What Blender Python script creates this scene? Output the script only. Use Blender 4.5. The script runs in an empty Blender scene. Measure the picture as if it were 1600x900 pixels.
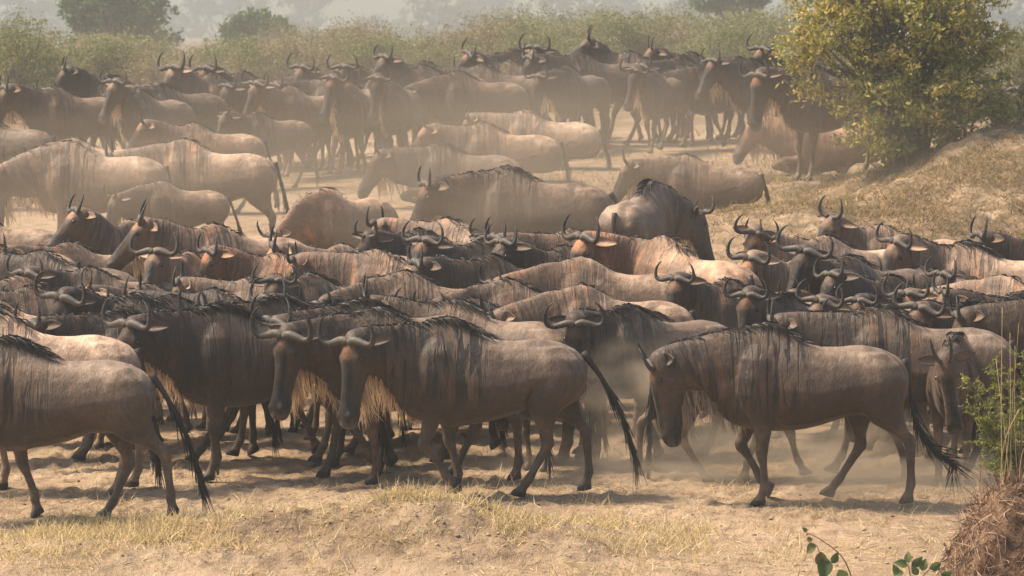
import bpy, bmesh, math, random
import numpy as np
from mathutils import Vector, Matrix
from mathutils.bvhtree import BVHTree

# ------------------------------------------------------------------ camera, sky, sun, exposure
scene = bpy.context.scene
COL = scene.collection
FPX, CAMZ, PITCH = 6450.0, 3.49, math.atan(410.0/6450.0)
cam_data = bpy.data.cameras.new('camera')
cam = bpy.data.objects.new('camera', cam_data)
COL.objects.link(cam)
cam.location = (0, 0, CAMZ)
cam.rotation_euler = (math.pi/2 - PITCH, 0, 0)
cam_data.sensor_width = 36.0
cam_data.lens = 36.0*FPX/1600.0
cam_data.clip_start = 0.5
cam_data.clip_end = 3000
cam_data.dof.use_dof = True
cam_data.dof.focus_distance = 31.0
cam_data.dof.aperture_fstop = 8.0
scene.camera = cam

SUN_DIR = Vector((-0.72, 0.10, 1.08)).normalized()        # towards the sun
world = bpy.data.worlds.new('World'); scene.world = world
world.use_nodes = True
wn = world.node_tree; bg = wn.nodes['Background']
sky = wn.nodes.new('ShaderNodeTexSky'); sky.sky_type = 'NISHITA'; sky.sun_disc = False
sky.sun_elevation = math.asin(SUN_DIR.z)
sky.sun_rotation = math.atan2(SUN_DIR.x, SUN_DIR.y)
sky.dust_density = 4.0; sky.air_density = 1.2
wn.links.new(sky.outputs[0], bg.inputs[0]); bg.inputs[1].default_value = 0.10
sun_data = bpy.data.lights.new('sun', 'SUN')
sun_data.energy = 4.8; sun_data.angle = math.radians(11.0); sun_data.color = (1.0, 0.85, 0.65)
sun = bpy.data.objects.new('sun', sun_data); COL.objects.link(sun)
sun.rotation_euler = SUN_DIR.to_track_quat('Z', 'Y').to_euler()
sun.location = (-30, 30, 40)
vs = scene.view_settings
vs.view_transform = 'Standard'; vs.look = 'None'; vs.gamma = 1.0; vs.use_curve_mapping = False
vs.exposure = 0.92
scene.cycles.max_bounces = 5
scene.cycles.diffuse_bounces = 2
scene.cycles.glossy_bounces = 2
scene.cycles.transmission_bounces = 2
scene.cycles.transparent_max_bounces = 8
scene.cycles.volume_bounces = 0
scene.cycles.use_denoising = True
scene.cycles.volume_step_rate = 4.0
scene.cycles.volume_max_steps = 64

rng = np.random.default_rng(7)
random.seed(7)

# ------------------------------------------------------------------ helpers
def sstep(a, b, x):
    t = np.clip((x-a)/(b-a), 0, 1)
    return t*t*(3-2*t)

def hash2(ix, iy, seed=0):
    h = (ix.astype(np.int64)*374761393 + iy.astype(np.int64)*668265263 + seed*974711) & 0xffffffff
    h = ((h ^ (h >> 13))*1274126177) & 0xffffffff
    return ((h ^ (h >> 16)) & 0xffff)/65535.0
def vnoise(x, y, seed=0):
    x = np.asarray(x, float); y = np.asarray(y, float)
    ix, iy = np.floor(x), np.floor(y); fx, fy = x-ix, y-iy
    fx = fx*fx*(3-2*fx); fy = fy*fy*(3-2*fy)
    a, b = hash2(ix, iy, seed), hash2(ix+1, iy, seed); c, d = hash2(ix, iy+1, seed), hash2(ix+1, iy+1, seed)
    return (a*(1-fx)+b*fx)*(1-fy) + (c*(1-fx)+d*fx)*fy - 0.5
def fbm(x, y, octs=4, seed=0):
    s = 0; a = 1.0
    for k in range(octs):
        s = s + a*vnoise(x*2**k, y*2**k, seed+k*17); a *= 0.5
    return s

def ground_z(X, Y):
    """terrain height: a slope rising away from the camera, a near knoll, a grassy bank on the right"""
    X = np.asarray(X, float); Y = np.asarray(Y, float)
    z = 0.054*(np.minimum(Y, 62)-30.0)
    z = z + np.where(Y < 25, (25-Y)*0.01, 0)
    z = z - 0.006*np.clip(Y-62, 0, 60)
    # small knoll in front of the herd, left of the centre
    z = z + 0.27*np.exp(-(((X+0.95)/1.45)**2)**1.4 - ((Y-28.2)/0.62)**2)
    z = z + 0.10*np.exp(-((X+3.2)/0.9)**2 - ((Y-27.6)/0.6)**2)
    # bank on the right
    z = z + 1.12*np.exp(-(np.clip((6.3-X)/2.1, 0, 9))**2 - ((Y-50.5)/np.where(Y < 50.5, 3.6, 3.0))**2)
    z = z + 0.55*np.exp(-(((X-2.9)/2.3)**2) - ((Y-46.2)/1.9)**2)
    # low ledge under the back row
    z = z + 0.16*sstep(52.8, 53.6, Y+0.8*fbm(X*0.7, Y*0.0, 2, 3))*np.exp(-((X-2.0)/3.2)**2)
    z = z + 0.05*fbm(X*0.5, Y*0.5, 3, 11)
    return z

def unproj(px, py, D):
    """world point at distance D (world Y) seen at pixel px, py of the 1600x900 photograph"""
    c, s = math.cos(PITCH), math.sin(PITCH)
    v = (450.0-py)/FPX
    k = D/(c + v*s)
    return Vector(((px-800.0)/FPX*k, D, CAMZ + k*(v*c - s)))
def proj(p):
    c, s = math.cos(PITCH), math.sin(PITCH)
    f = p[1]*c - (p[2]-CAMZ)*s; u = p[1]*s + (p[2]-CAMZ)*c
    return 800+FPX*p[0]/f, 450-FPX*u/f

def mesh_obj(name, V, F, mats=(), parent=None, midx=None, smooth=True):
    me = bpy.data.meshes.new(name)
    if isinstance(F, np.ndarray):
        n = F.shape[1]
        me.vertices.add(len(V)); me.vertices.foreach_set('co', np.asarray(V, np.float32).ravel())
        me.loops.add(F.size); me.loops.foreach_set('vertex_index', F.ravel().astype(np.int32))
        me.polygons.add(len(F)); me.polygons.foreach_set('loop_start', np.arange(0, F.size, n, dtype=np.int32))
        me.polygons.foreach_set('loop_total', np.full(len(F), n, np.int32))
        me.update(calc_edges=True)
    else:
        me.from_pydata([tuple(v) for v in V], [], [tuple(f) for f in F]); me.update()
    for m in mats: me.materials.append(m)
    if midx is not None: me.polygons.foreach_set('material_index', np.asarray(midx, np.int32))
    if smooth: me.polygons.foreach_set('use_smooth', np.ones(len(me.polygons), bool))
    o = bpy.data.objects.new(name, me); COL.objects.link(o)
    if parent is not None: o.parent = parent
    return o
def tag(o, label=None, cat=None, group=None, kind=None):
    if label: o['label'] = label
    if cat: o['category'] = cat
    if group: o['group'] = group
    if kind: o['kind'] = kind
    return o
def empty(name, loc, rz=0.0):
    o = bpy.data.objects.new(name, None); COL.objects.link(o)
    o.location = loc; o.rotation_euler = (0, 0, rz); o.empty_display_size = 0.3
    return o

def ring_loft(centers, frames, radii, seg=16, egg=0.0, cap=True):
    """loft of closed rings; frames = (side, up) per ring, radii = (rs, ru_top, ru_bot)"""
    V = []; F = []
    for c, (sd, up), r in zip(centers, frames, radii):
        c = np.array(c, float); sd = np.array(sd, float); up = np.array(up, float)
        for k in range(seg):
            a = 2*math.pi*k/seg
            ru = r[1] if math.sin(a) > 0 else r[2]
            w = r[0]*(1 - egg*max(0, math.sin(a)))
            V.append(c + sd*w*math.cos(a) + up*ru*math.sin(a))
    n = len(centers)
    for i in range(n-1):
        for k in range(seg):
            k2 = (k+1) % seg
            F.append((i*seg+k, i*seg+k2, (i+1)*seg+k2, (i+1)*seg+k))
    if cap:
        V.append(np.mean(V[:seg], axis=0)); V.append(np.mean(V[(n-1)*seg:n*seg], axis=0))
        a, b = len(V)-2, len(V)-1
        for k in range(seg):
            k2 = (k+1) % seg
            F.append((a, k2, k)); F.append((b, (n-1)*seg+k, (n-1)*seg+k2))
    return V, F
def tube(points, radii, seg=8, flat=1.0):
    P = [np.array(p, float) for p in points]; V = []; F = []
    n = len(P); ref = np.array((0.3, 0.2, 1.0))
    cs, fs, rs = [], [], []
    for i in range(n):
        t = P[min(i+1, n-1)]-P[max(i-1, 0)]; t /= np.linalg.norm(t)+1e-9
        s = np.cross(t, ref)
        if np.linalg.norm(s) < 1e-3: s = np.cross(t, np.array((1.0, 0, 0)))
        s /= np.linalg.norm(s); u = np.cross(s, t)
        cs.append(P[i]); fs.append((s, u)); rs.append((radii[i], radii[i]*flat, radii[i]*flat))
    return ring_loft(cs, fs, rs, seg)
def catmull(P, m=6):
    P = [np.array(p, float) for p in P]
    Q = [2*P[0]-P[1]] + P + [2*P[-1]-P[-2]]; out = []
    for i in range(1, len(Q)-2):
        for k in range(m):
            t = k/m
            out.append(0.5*((2*Q[i]) + (-Q[i-1]+Q[i+1])*t + (2*Q[i-1]-5*Q[i]+4*Q[i+1]-Q[i+2])*t*t + (-Q[i-1]+3*Q[i]-3*Q[i+1]+Q[i+2])*t**3))
    out.append(P[-1]); return out
def merge(parts):
    V = []; F = []
    for v, f in parts:
        b = len(V); V += list(v); F += [tuple(i+b for i in q) for q in f]
    return V, F
def strands(roots, dirs, lens, width, nseg=4, curl=0.0, sag=0.0, seed=1):
    """hair locks: thin tapering ribbons, returned as point chains N x (nseg+1) x 3 with a side vector"""
    r = np.random.default_rng(seed)
    N = len(roots); t = np.linspace(0, 1, nseg+1)[None, :, None]
    d = dirs/np.linalg.norm(dirs, axis=1, keepdims=True)
    P = roots[:, None, :] + d[:, None, :]*t*lens[:, None, None]
    P[:, :, 2] -= sag*(t[..., 0]**2)*lens[:, None]
    P += (r.normal(0, 1, (N, 1, 3))*curl)*(t**2)*lens[:, None, None]
    return P
def ribbons(P, width, seed=2, taper=0.15):
    """mesh of ribbons along chains P (N, K, 3)"""
    r = np.random.default_rng(seed)
    N, K, _ = P.shape
    tang = P[:, -1]-P[:, 0]; tang /= np.linalg.norm(tang, axis=1, keepdims=True)+1e-9
    s = np.cross(tang, r.normal(0, 1, (N, 3))); s /= np.linalg.norm(s, axis=1, keepdims=True)+1e-9
    w = width*(1-(1-taper)*np.linspace(0, 1, K))[None, :, None]*(0.6+0.8*r.random((N, 1, 1)))
    A = P - s[:, None]*w*0.5; B = P + s[:, None]*w*0.5
    V = np.stack([A, B], 2).reshape(-1, 3)
    base = (np.arange(N)*K*2)[:, None] + np.arange(K-1)[None]*2
    F = np.stack([base, base+1, base+3, base+2], -1).reshape(-1, 4)
    return V, F

# ------------------------------------------------------------------ materials
class NT:
    def __init__(self, name):
        self.m = bpy.data.materials.new(name); self.m.use_nodes = True
        self.t = self.m.node_tree; self.b = self.t.nodes['Principled BSDF']
    def n(self, typ, **kw):
        nd = self.t.nodes.new(typ)
        for k, v in kw.items():
            if k.startswith('_'): setattr(nd, k[1:], v)
            else: nd.inputs[k.replace('__', ' ')].default_value = v
        return nd
    def l(self, a, b): self.t.links.new(a, b)
    def math(self, op, a, b=None, c=None, clamp=False):
        nd = self.t.nodes.new('ShaderNodeMath'); nd.operation = op; nd.use_clamp = clamp
        for i, x in enumerate((a, b, c)):
            if x is None: continue
            if hasattr(x, 'links'): self.l(x, nd.inputs[i])
            else: nd.inputs[i].default_value = x
        return nd.outputs[0]
    def ramp(self, x, a, b, lo=0.0, hi=1.0):
        nd = self.t.nodes.new('ShaderNodeMapRange'); nd.interpolation_type = 'SMOOTHSTEP'
        self.l(x, nd.inputs[0]); nd.inputs[1].default_value = a; nd.inputs[2].default_value = b
        nd.inputs[3].default_value = lo; nd.inputs[4].default_value = hi
        return nd.outputs[0]
    def mix(self, f, a, b, typ='MIX'):
        nd = self.t.nodes.new('ShaderNodeMix'); nd.data_type = 'RGBA'; nd.blend_type = typ
        for k, x in ((0, f), (6, a), (7, b)):
            if hasattr(x, 'links'): self.l(x, nd.inputs[k])
            elif k == 0: nd.inputs[k].default_value = x
            else: nd.inputs[k].default_value = (*x, 1)
        return nd.outputs[2]
    def noise(self, vec, scale, detail=4, rough=0.55, dist=0.0):
        nd = self.n('ShaderNodeTexNoise', Scale=scale, Detail=detail, Roughness=rough, Distortion=dist)
        if vec is not None: self.l(vec, nd.inputs['Vector'])
        return nd.outputs['Fac']
    def scale(self, vec, s):
        nd = self.t.nodes.new('ShaderNodeMapping'); nd.inputs['Scale'].default_value = s
        self.l(vec, nd.inputs[0]); return nd.outputs[0]
    def bump(self, h, strength, dist):
        nd = self.n('ShaderNodeBump', Strength=strength, Distance=dist); self.l(h, nd.inputs['Height'])
        self.l(nd.outputs[0], self.b.inputs['Normal'])
    def out(self, col, rough=0.8, spec=0.3):
        if hasattr(col, 'links'): self.l(col, self.b.inputs['Base Color'])
        else: self.b.inputs['Base Color'].default_value = (*col, 1)
        if hasattr(rough, 'links'): self.l(rough, self.b.inputs['Roughness'])
        else: self.b.inputs['Roughness'].default_value = rough
        self.b.inputs['Specular IOR Level'].default_value = spec
        return self.m
# ------------------------------------------------------------------ coat and horn materials
def coat_material():
    k = NT('wildebeest_coat')
    rest = k.n('ShaderNodeAttribute', _attribute_name='rest').outputs['Vector']
    m1 = k.n('ShaderNodeAttribute', _attribute_name='mask')
    sep = k.t.nodes.new('ShaderNodeSeparateColor'); k.l(m1.outputs['Color'], sep.inputs[0])
    face, stripe, leg = sep.outputs
    brow = m1.outputs['Alpha']
    m2 = k.n('ShaderNodeAttribute', _attribute_name='mask_b')
    sep2 = k.t.nodes.new('ShaderNodeSeparateColor'); k.l(m2.outputs['Color'], sep2.inputs[0])
    muzzle, earin, back = sep2.outputs
    oi = k.t.nodes.new('ShaderNodeObjectInfo')
    add = k.t.nodes.new('ShaderNodeVectorMath'); add.operation = 'MULTIPLY_ADD'
    k.l(oi.outputs['Random'], add.inputs[0]); add.inputs[1].default_value = (37, 53, 71); k.l(rest, add.inputs[2])
    v = add.outputs[0]
    big = k.noise(v, 2.2, 3)
    col = k.mix(k.ramp(big, .3, .7), (.080, .055, .040), (.150, .103, .074))
    # pale upper back and rump: dust, plus sunlit tops put into the colour
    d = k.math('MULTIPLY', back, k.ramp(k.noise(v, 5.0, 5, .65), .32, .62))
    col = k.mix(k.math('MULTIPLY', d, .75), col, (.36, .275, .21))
    # brown warm patches on the ribs
    wp = k.ramp(k.noise(k.scale(v, (5, 2, 1.6)), 1.5, 4), .52, .68)
    col = k.mix(k.math('MULTIPLY', wp, k.math('MULTIPLY', stripe, .7)), col, (.27, .15, .09))
    # brindle bars
    sv = k.scale(v, (20, 1.5, 1.9))
    st = k.ramp(k.noise(sv, 1.0, 3, .55, .6), .48, .55)
    stp = k.math('MULTIPLY', stripe, oi.outputs['Alpha'])
    col = k.mix(k.math('MULTIPLY', st, stp), col, (.024, .019, .017))
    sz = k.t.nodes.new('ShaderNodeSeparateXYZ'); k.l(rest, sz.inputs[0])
    col = k.mix(k.ramp(sz.outputs[2], .60, .98, .62, 0), col, (.045, .033, .027))  # lower flank darker: natural dark belly, plus underside shade put into the coat
    sx = sz.outputs[0]
    nk = k.math('MULTIPLY', k.ramp(sx, .42, .72), k.ramp(oi.outputs['Alpha'], 0, .8, .25, .85))
    col = k.mix(k.math('MULTIPLY', nk, .5), col, (.055, .041, .034))
    ph = k.ramp(k.noise(k.scale(v, (22, 4, 2.2)), 1, 3, .6, .4), .60, .68)
    col = k.mix(k.math('MULTIPLY', k.math('MULTIPLY', ph, stripe), .18), col, (.34, .25, .19))
    # legs tan brown, with darker shins
    lc = k.mix(k.ramp(k.noise(v, 9, 4), .35, .7), (.095, .068, .050), (.17, .122, .092))
    col = k.mix(leg, col, lc)
    # forehead / face
    fc = k.mix(k.ramp(k.noise(v, 12, 4), .4, .7), (.014, .012, .011), (.045, .030, .024))
    col = k.mix(face, col, fc)
    col = k.mix(k.math('MULTIPLY', brow, k.ramp(oi.outputs['Random'], .3, .9, .15, 1)), col, (.22, .115, .06))
    col = k.mix(muzzle, col, (.12, .10, .088))
    col = k.mix(earin, col, (.19, .14, .11))
    # short hair streaks and dirt
    hs = k.noise(k.scale(v, (110, 80, 26)), 1.0, 3, .6)
    hv = k.ramp(hs, .25, .75, .80, 1.22)
    dirt = k.ramp(k.noise(k.scale(v, (1.6, 1.6, .7)), 15, 6, .75), .3, .7, .84, 1.17)
    hsv = k.t.nodes.new('ShaderNodeHueSaturation'); k.l(col, hsv.inputs['Color'])
    k.l(k.math('MULTIPLY', hv, dirt), hsv.inputs['Value'])
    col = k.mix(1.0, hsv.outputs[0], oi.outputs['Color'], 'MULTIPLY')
    k.bump(k.math('ADD', k.math('MULTIPLY', hs, .6), k.math('MULTIPLY', k.math('SUBTRACT', k.noise(k.scale(v, (24, 18, 9)), 1, 4), k.math('SUBTRACT', k.math('MULTIPLY', st, stripe), k.math('MULTIPLY', k.noise(v, 7, 2), 2.2))), .8)), .55, .014)
    k.b.inputs['Sheen Weight'].default_value = .12
    k.b.inputs['Sheen Roughness'].default_value = .4
    k.b.inputs['Sheen Tint'].default_value = (.9, .75, .6, 1)
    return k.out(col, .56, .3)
def hair_material(name, a, b, rough=.55, transl=0.0):
    k = NT(name)
    geo = k.t.nodes.new('ShaderNodeNewGeometry')
    col = k.mix(geo.outputs['Random Per Island'], a, b)
    if transl: k.b.inputs['Transmission Weight'].default_value = 0.0
    m = k.out(col, rough, .3)
    if transl:
        tr = k.t.nodes.new('ShaderNodeBsdfTranslucent'); k.l(col, tr.inputs[0])
        mx = k.t.nodes.new('ShaderNodeMixShader'); mx.inputs[0].default_value = transl
        k.l(k.b.outputs[0], mx.inputs[1]); k.l(tr.outputs[0], mx.inputs[2])
        k.l(mx.outputs[0], k.t.nodes['Material Output'].inputs['Surface'])
    return m
def horn_material():
    k = NT('wildebeest_horn')
    rest = k.n('ShaderNodeAttribute', _attribute_name='rest').outputs['Vector']
    sep = k.t.nodes.new('ShaderNodeSeparateXYZ'); k.l(rest, sep.inputs[0])
    t = sep.outputs[0]      # 0 at the boss, 1 at the tip
    n = k.noise(rest, 26, 4)
    c = k.mix(k.ramp(t, 0, .45), (.095, .078, .066), (.055, .044, .038))
    c = k.mix(k.ramp(t, .5, .8), c, (.018, .015, .014))
    c = k.mix(k.math('MULTIPLY', k.ramp(n, .45, .7), .4), c, (.17, .14, .115))
    w = k.noise(k.scale(rest, (45, 3, 3)), 1, 2)
    k.bump(k.math('ADD', w, n), .6, .006)
    return k.out(c, .55, .25)
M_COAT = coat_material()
M_MANE = hair_material('black_mane_hair', (.016, .013, .012), (.050, .038, .032))
M_TAIL = hair_material('black_tail_hair', (.014, .012, .011), (.035, .028, .024))
M_BEARD = {'tan': hair_material('tan_beard_hair', (.52, .34, .19), (.76, .58, .38), .6, .35),
           'grey': hair_material('grey_beard_hair', (.24, .18, .13), (.52, .42, .31), .6, .3),
           'dark': hair_material('dark_beard_hair', (.05, .035, .028), (.16, .11, .08), .6, .15)}
M_HORN = horn_material()
_e = NT('wildebeest_eye'); M_EYE = _e.out((.012, .009, .008), .12, .6)

# ------------------------------------------------------------------ the rest body (faces +x, hooves at z = 0)
HO = np.array((1.10, 0, 1.235)); HA = math.radians(58)
HF = np.array((math.cos(HA), 0, -math.sin(HA))); HU = np.array((math.sin(HA), 0, math.cos(HA)))
HS = 1.10
def hd(s, y, u): return HO + HF*s*HS + HU*u*HS + np.array((0, y*HS, 0))
def xring(spec, egg=0.25, seg=20):
    X = (0, 1, 0); Z = (0, 0, 1); cs = []; fs = []; rs = []
    for x, top, bot, hw in spec:
        zc = bot + (top-bot)*0.45
        cs.append((x, 0, zc)); fs.append((X, Z)); rs.append((hw, top-zc, zc-bot))
    return ring_loft(cs, fs, rs, seg, egg)
def leg_loft(spec, side):
    cs = []; fs = []; rs = []
    for x, y, z, rx, ry in spec:
        g = 1.22 if z < .62 else 1.04
        cs.append((x, y*side, z)); fs.append(((0, 1, 0), (1, 0, 0))); rs.append((ry*g, rx*g, rx*g))
    return ring_loft(cs, fs, rs, 12)
def base_body(voxel):
    parts = []
    parts.append(xring([(-.63, .96, .86, .05), (-.605, 1.02, .76, .13), (-.54, 1.088, .69, .185), (-.43, 1.140, .66, .222), (-.30, 1.166, .655, .240), (-.22, 1.164, .655, .236),
                        (-.12, 1.154, .618, .242), (0, 1.155, .578, .252), (.12, 1.180, .548, .254), (.23, 1.245, .532, .238), (.33, 1.302, .53, .215),
                        (.42, 1.325, .535, .195), (.52, 1.305, .545, .178), (.62, 1.265, .57, .160), (.72, 1.225, .62, .142), (.80, 1.16, .71, .11)]))
    # neck
    cs = []; fs = []; rs = []
    for x, z, hh, hw in [(.48, .99, .29, .17), (.62, 1.00, .285, .152), (.76, 1.035, .262, .128), (.90, 1.08, .228, .108), (1.02, 1.130, .195, .096), (1.12, 1.17, .155, .088), (1.18, 1.18, .10, .066)]:
        a = math.radians(18); cs.append((x, 0, z)); fs.append(((0, 1, 0), (-math.sin(a), 0, math.cos(a)))); rs.append((hw, hh, hh))
    parts.append(ring_loft(cs, fs, rs, 18, .2))
    # head
    cs = []; fs = []; rs = []
    for s, uc, top, bot, hw in [(-.06, 0, .04, .05, .04), (-.03, 0, .085, .10, .072), (.03, 0, .098, .115, .086), (.10, 0, .100, .120, .088), (.16, 0, .093, .118, .080), (.24, -.004, .084, .100, .062),
                                (.32, -.008, .078, .083, .054), (.40, -.012, .072, .070, .055), (.47, -.014, .068, .066, .064), (.52, -.018, .060, .062, .068), (.56, -.022, .046, .052, .060), (.585, -.025, .022, .03, .036)]:
        cs.append(hd(s, 0, uc)); fs.append(((0, 1, 0), HU)); rs.append((hw*HS*1.08, top*HS*1.02, bot*HS*1.32))
    parts.append(ring_loft(cs, fs, rs, 18, .12))
    for sd in (-1, 1):
        # brow, cheek, nostril swell
        for c, r in ((hd(.12, .070*sd, .045), (.045, .026, .030)), (hd(.13, .055*sd, -.075), (.10, .034, .075)), (hd(.505, .042*sd, .018), (.040, .028, .034))):
            cs = []; fs = []; rs = []
            for q in (-1, -.8, -.4, 0, .4, .8, 1):
                k = math.sqrt(max(0.02, 1-q*q)); cs.append(c+HF*r[0]*q); fs.append(((0, 1, 0), HU)); rs.append((r[1]*k, r[2]*k, r[2]*k))
            parts.append(ring_loft(cs, fs, rs, 10))
        parts.append(leg_loft([(.47, .09, 1.17, .07, .035), (.48, .125, 1.08, .115, .062), (.50, .150, .95, .130, .075), (.505, .158, .82, .125, .080), (.485, .152, .72, .100, .070), (.455, .140, .63, .072, .054), (.452, .132, .54, .053, .044),
                               (.458, .128, .45, .041, .037), (.466, .126, .405, .042, .038), (.466, .124, .365, .036, .033), (.458, .122, .30, .026, .025), (.452, .120, .20, .025, .024),
                               (.456, .120, .125, .033, .031), (.472, .120, .085, .028, .028), (.490, .120, .055, .036, .034), (.505, .120, .02, .050, .042), (.507, .120, 0, .052, .043)], sd))
        parts.append(leg_loft([(-.36, .10, 1.12, .09, .05), (-.40, .130, 1.03, .150, .080), (-.415, .145, .92, .190, .098), (-.400, .150, .80, .185, .098), (-.395, .146, .70, .150, .082), (-.430, .138, .61, .098, .060), (-.490, .130, .53, .060, .042),
                               (-.545, .126, .475, .047, .034), (-.565, .124, .435, .042, .034), (-.562, .122, .38, .032, .029), (-.550, .120, .28, .027, .025), (-.540, .120, .19, .027, .025),
                               (-.532, .120, .125, .034, .031), (-.515, .120, .085, .029, .028), (-.497, .120, .055, .036, .034), (-.483, .120, .02, .050, .042), (-.481, .120, 0, .052, .043)], sd))
    V, F = merge(parts)
    me = bpy.data.meshes.new('tmp'); me.from_pydata([tuple(v) for v in V], [], F); me.update()
    o = bpy.data.objects.new('tmp', me); COL.objects.link(o)
    bm = bmesh.new(); bm.from_mesh(me); bmesh.ops.recalc_face_normals(bm, faces=bm.faces[:]); bm.to_mesh(me); bm.free()
    md = o.modifiers.new('r', 'REMESH'); md.mode = 'VOXEL'; md.voxel_size = voxel
    sm = o.modifiers.new('s', 'SMOOTH'); sm.factor = .5; sm.iterations = max(3, int(round(.07/voxel)))
    dg = bpy.context.evaluated_depsgraph_get(); ev = o.evaluated_get(dg); m2 = ev.to_mesh()
    n = len(m2.vertices); co = np.empty(n*3, np.float32); m2.vertices.foreach_get('co', co); co = co.reshape(-1, 3).astype(float)
    f = np.empty(len(m2.polygons)*4, np.int32); m2.polygons.foreach_get('vertices', f); f = f.reshape(-1, 4)
    ev.to_mesh_clear(); bpy.data.objects.remove(o); bpy.data.meshes.remove(me)
    co[:, 2] = np.maximum(co[:, 2], 0.0)
    return co, f

def ear_mesh(sd):
    """leaf-shaped cupped ear, in rest space; returns V, F, inner flag per vertex"""
    base = hd(-.01, .075*sd, -.005)
    ax = np.array((-.35, sd*1.0, .05)); ax /= np.linalg.norm(ax)          # root to tip
    fr = np.array((.75, sd*.15, .30)); fr -= ax*fr.dot(ax); fr /= np.linalg.norm(fr)   # opening looks forward
    wd = np.cross(ax, fr)
    V = []; F = []; fl = []; N = 8; S = 6
    for side in (0, 1):
        for i in range(N+1):
            t = i/N; w = .048*math.sin(math.pi*min(1, .14+t*.86))**.75*(1-.25*t)+.003
            for j in range(S+1):
                q = j/S*2-1
                p = base + ax*(.215*t-.03) + wd*w*q + fr*(-.034*(1-q*q)*(1-t*.4)*(1-abs(2*t-1)**3*.6)) + np.array((0, 0, -.02))*t*t
                if side: p = p - fr*.010
                V.append(p); fl.append(1.0 if (side == 0 and abs(q) < .8) else 0.0)
    b = (N+1)*(S+1)
    for i in range(N):
        for j in range(S):
            a = i*(S+1)+j
            F.append((a, a+1, a+S+2, a+S+1)); F.append((b+a, b+a+S+1, b+a+S+2, b+a+1))
    for i in range(N):
        for j in (0, S):
            a = i*(S+1)+j; F.append((a, a+S+1, b+a+S+1, b+a))
    return np.array(V), F, np.array(fl)

def weights(P):
    x, y, z = P[:, 0], P[:, 1], P[:, 2]
    p = (x-.52)*.97 + (z-1.0)*.22
    wN = sstep(.0, .46, p)
    q = (x-1.06)*.90 + (z-1.15)*(-.43)
    wH = sstep(-.07, .07, q)*sstep(.80, .95, x)
    return wN, wH
def rotY(P, piv, ang):
    c, s = np.cos(ang), np.sin(ang); x = P[:, 0]-piv[0]; z = P[:, 2]-piv[2]
    Q = P.copy(); Q[:, 0] = piv[0]+x*c+z*s; Q[:, 2] = piv[2]-x*s+z*c; return Q
def rotZ(P, piv, ang):
    c, s = np.cos(ang), np.sin(ang); x = P[:, 0]-piv[0]; y = P[:, 1]-piv[1]
    Q = P.copy(); Q[:, 0] = piv[0]+x*c-y*s; Q[:, 1] = piv[1]+x*s+y*c; return Q
def rotX(P, piv, ang):
    c, s = np.cos(ang), np.sin(ang); y = P[:, 1]-piv[1]; z = P[:, 2]-piv[2]
    Q = P.copy(); Q[:, 1] = piv[1]+y*c-z*s; Q[:, 2] = piv[2]+y*s+z*c; return Q
HPIV = (1.05, 0, 1.17); NPIV = (.60, 0, 1.00); R = math.radians
def pose_neck(P, pr, wN, wH):
    Q = rotX(P, (1.1, 0, 1.2), wH*R(pr['roll']))
    Q = rotY(Q, HPIV, wH*R(pr['hp'])); Q = rotZ(Q, HPIV, wH*R(pr['hy']))
    Q = rotY(Q, NPIV, wN*R(pr['np'])); Q = rotZ(Q, (.55, 0, 1.0), wN*R(pr['ny']))
    return Q
def pose_body(P, pr, legs=True):
    wN, wH = weights(P)
    Q = P.copy()
    if legs:
        x, y, z = P[:, 0], P[:, 1], P[:, 2]
        for front in (1, 0):
            for side in (1, -1):
                a, b, c = pr['legs'][(0 if front else 2)+(0 if side > 0 else 1)]
                ym = sstep(.015, .085, y*side)
                if front:
                    sel = sstep(.20, .34, x)*(1-sstep(.62, .78, x)); sel = np.where((z < .53) & (x > 0), 1, sel)
                    wU = sstep(.84, .54, z)*sel*ym; wK = sstep(.45, .36, z)*ym*(x > 0); wF = sstep(.15, .09, z)*ym*(x > 0)
                    pU, pK, pF = (.47, 0, .88), (.462, 0, .405), (.455, 0, .12)
                else:
                    sel = sstep(-.16, -.28, x); sel = np.where((z < .53) & (x < 0), 1, sel)
                    wU = sstep(.98, .66, z)*sel*ym; wK = sstep(.52, .42, z)*ym*(x < 0); wF = sstep(.15, .09, z)*ym*(x < 0)
                    pU, pK, pF = (-.38, 0, .95), (-.55, 0, .465), (-.532, 0, .12)
                Q = rotY(Q, pF, wF*R(c)); Q = rotY(Q, pK, wK*R(b)); Q = rotY(Q, pU, wU*R(a))
    # neck applies to the upper front only
    return pose_neck(Q, pr, wN, wH)

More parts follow.
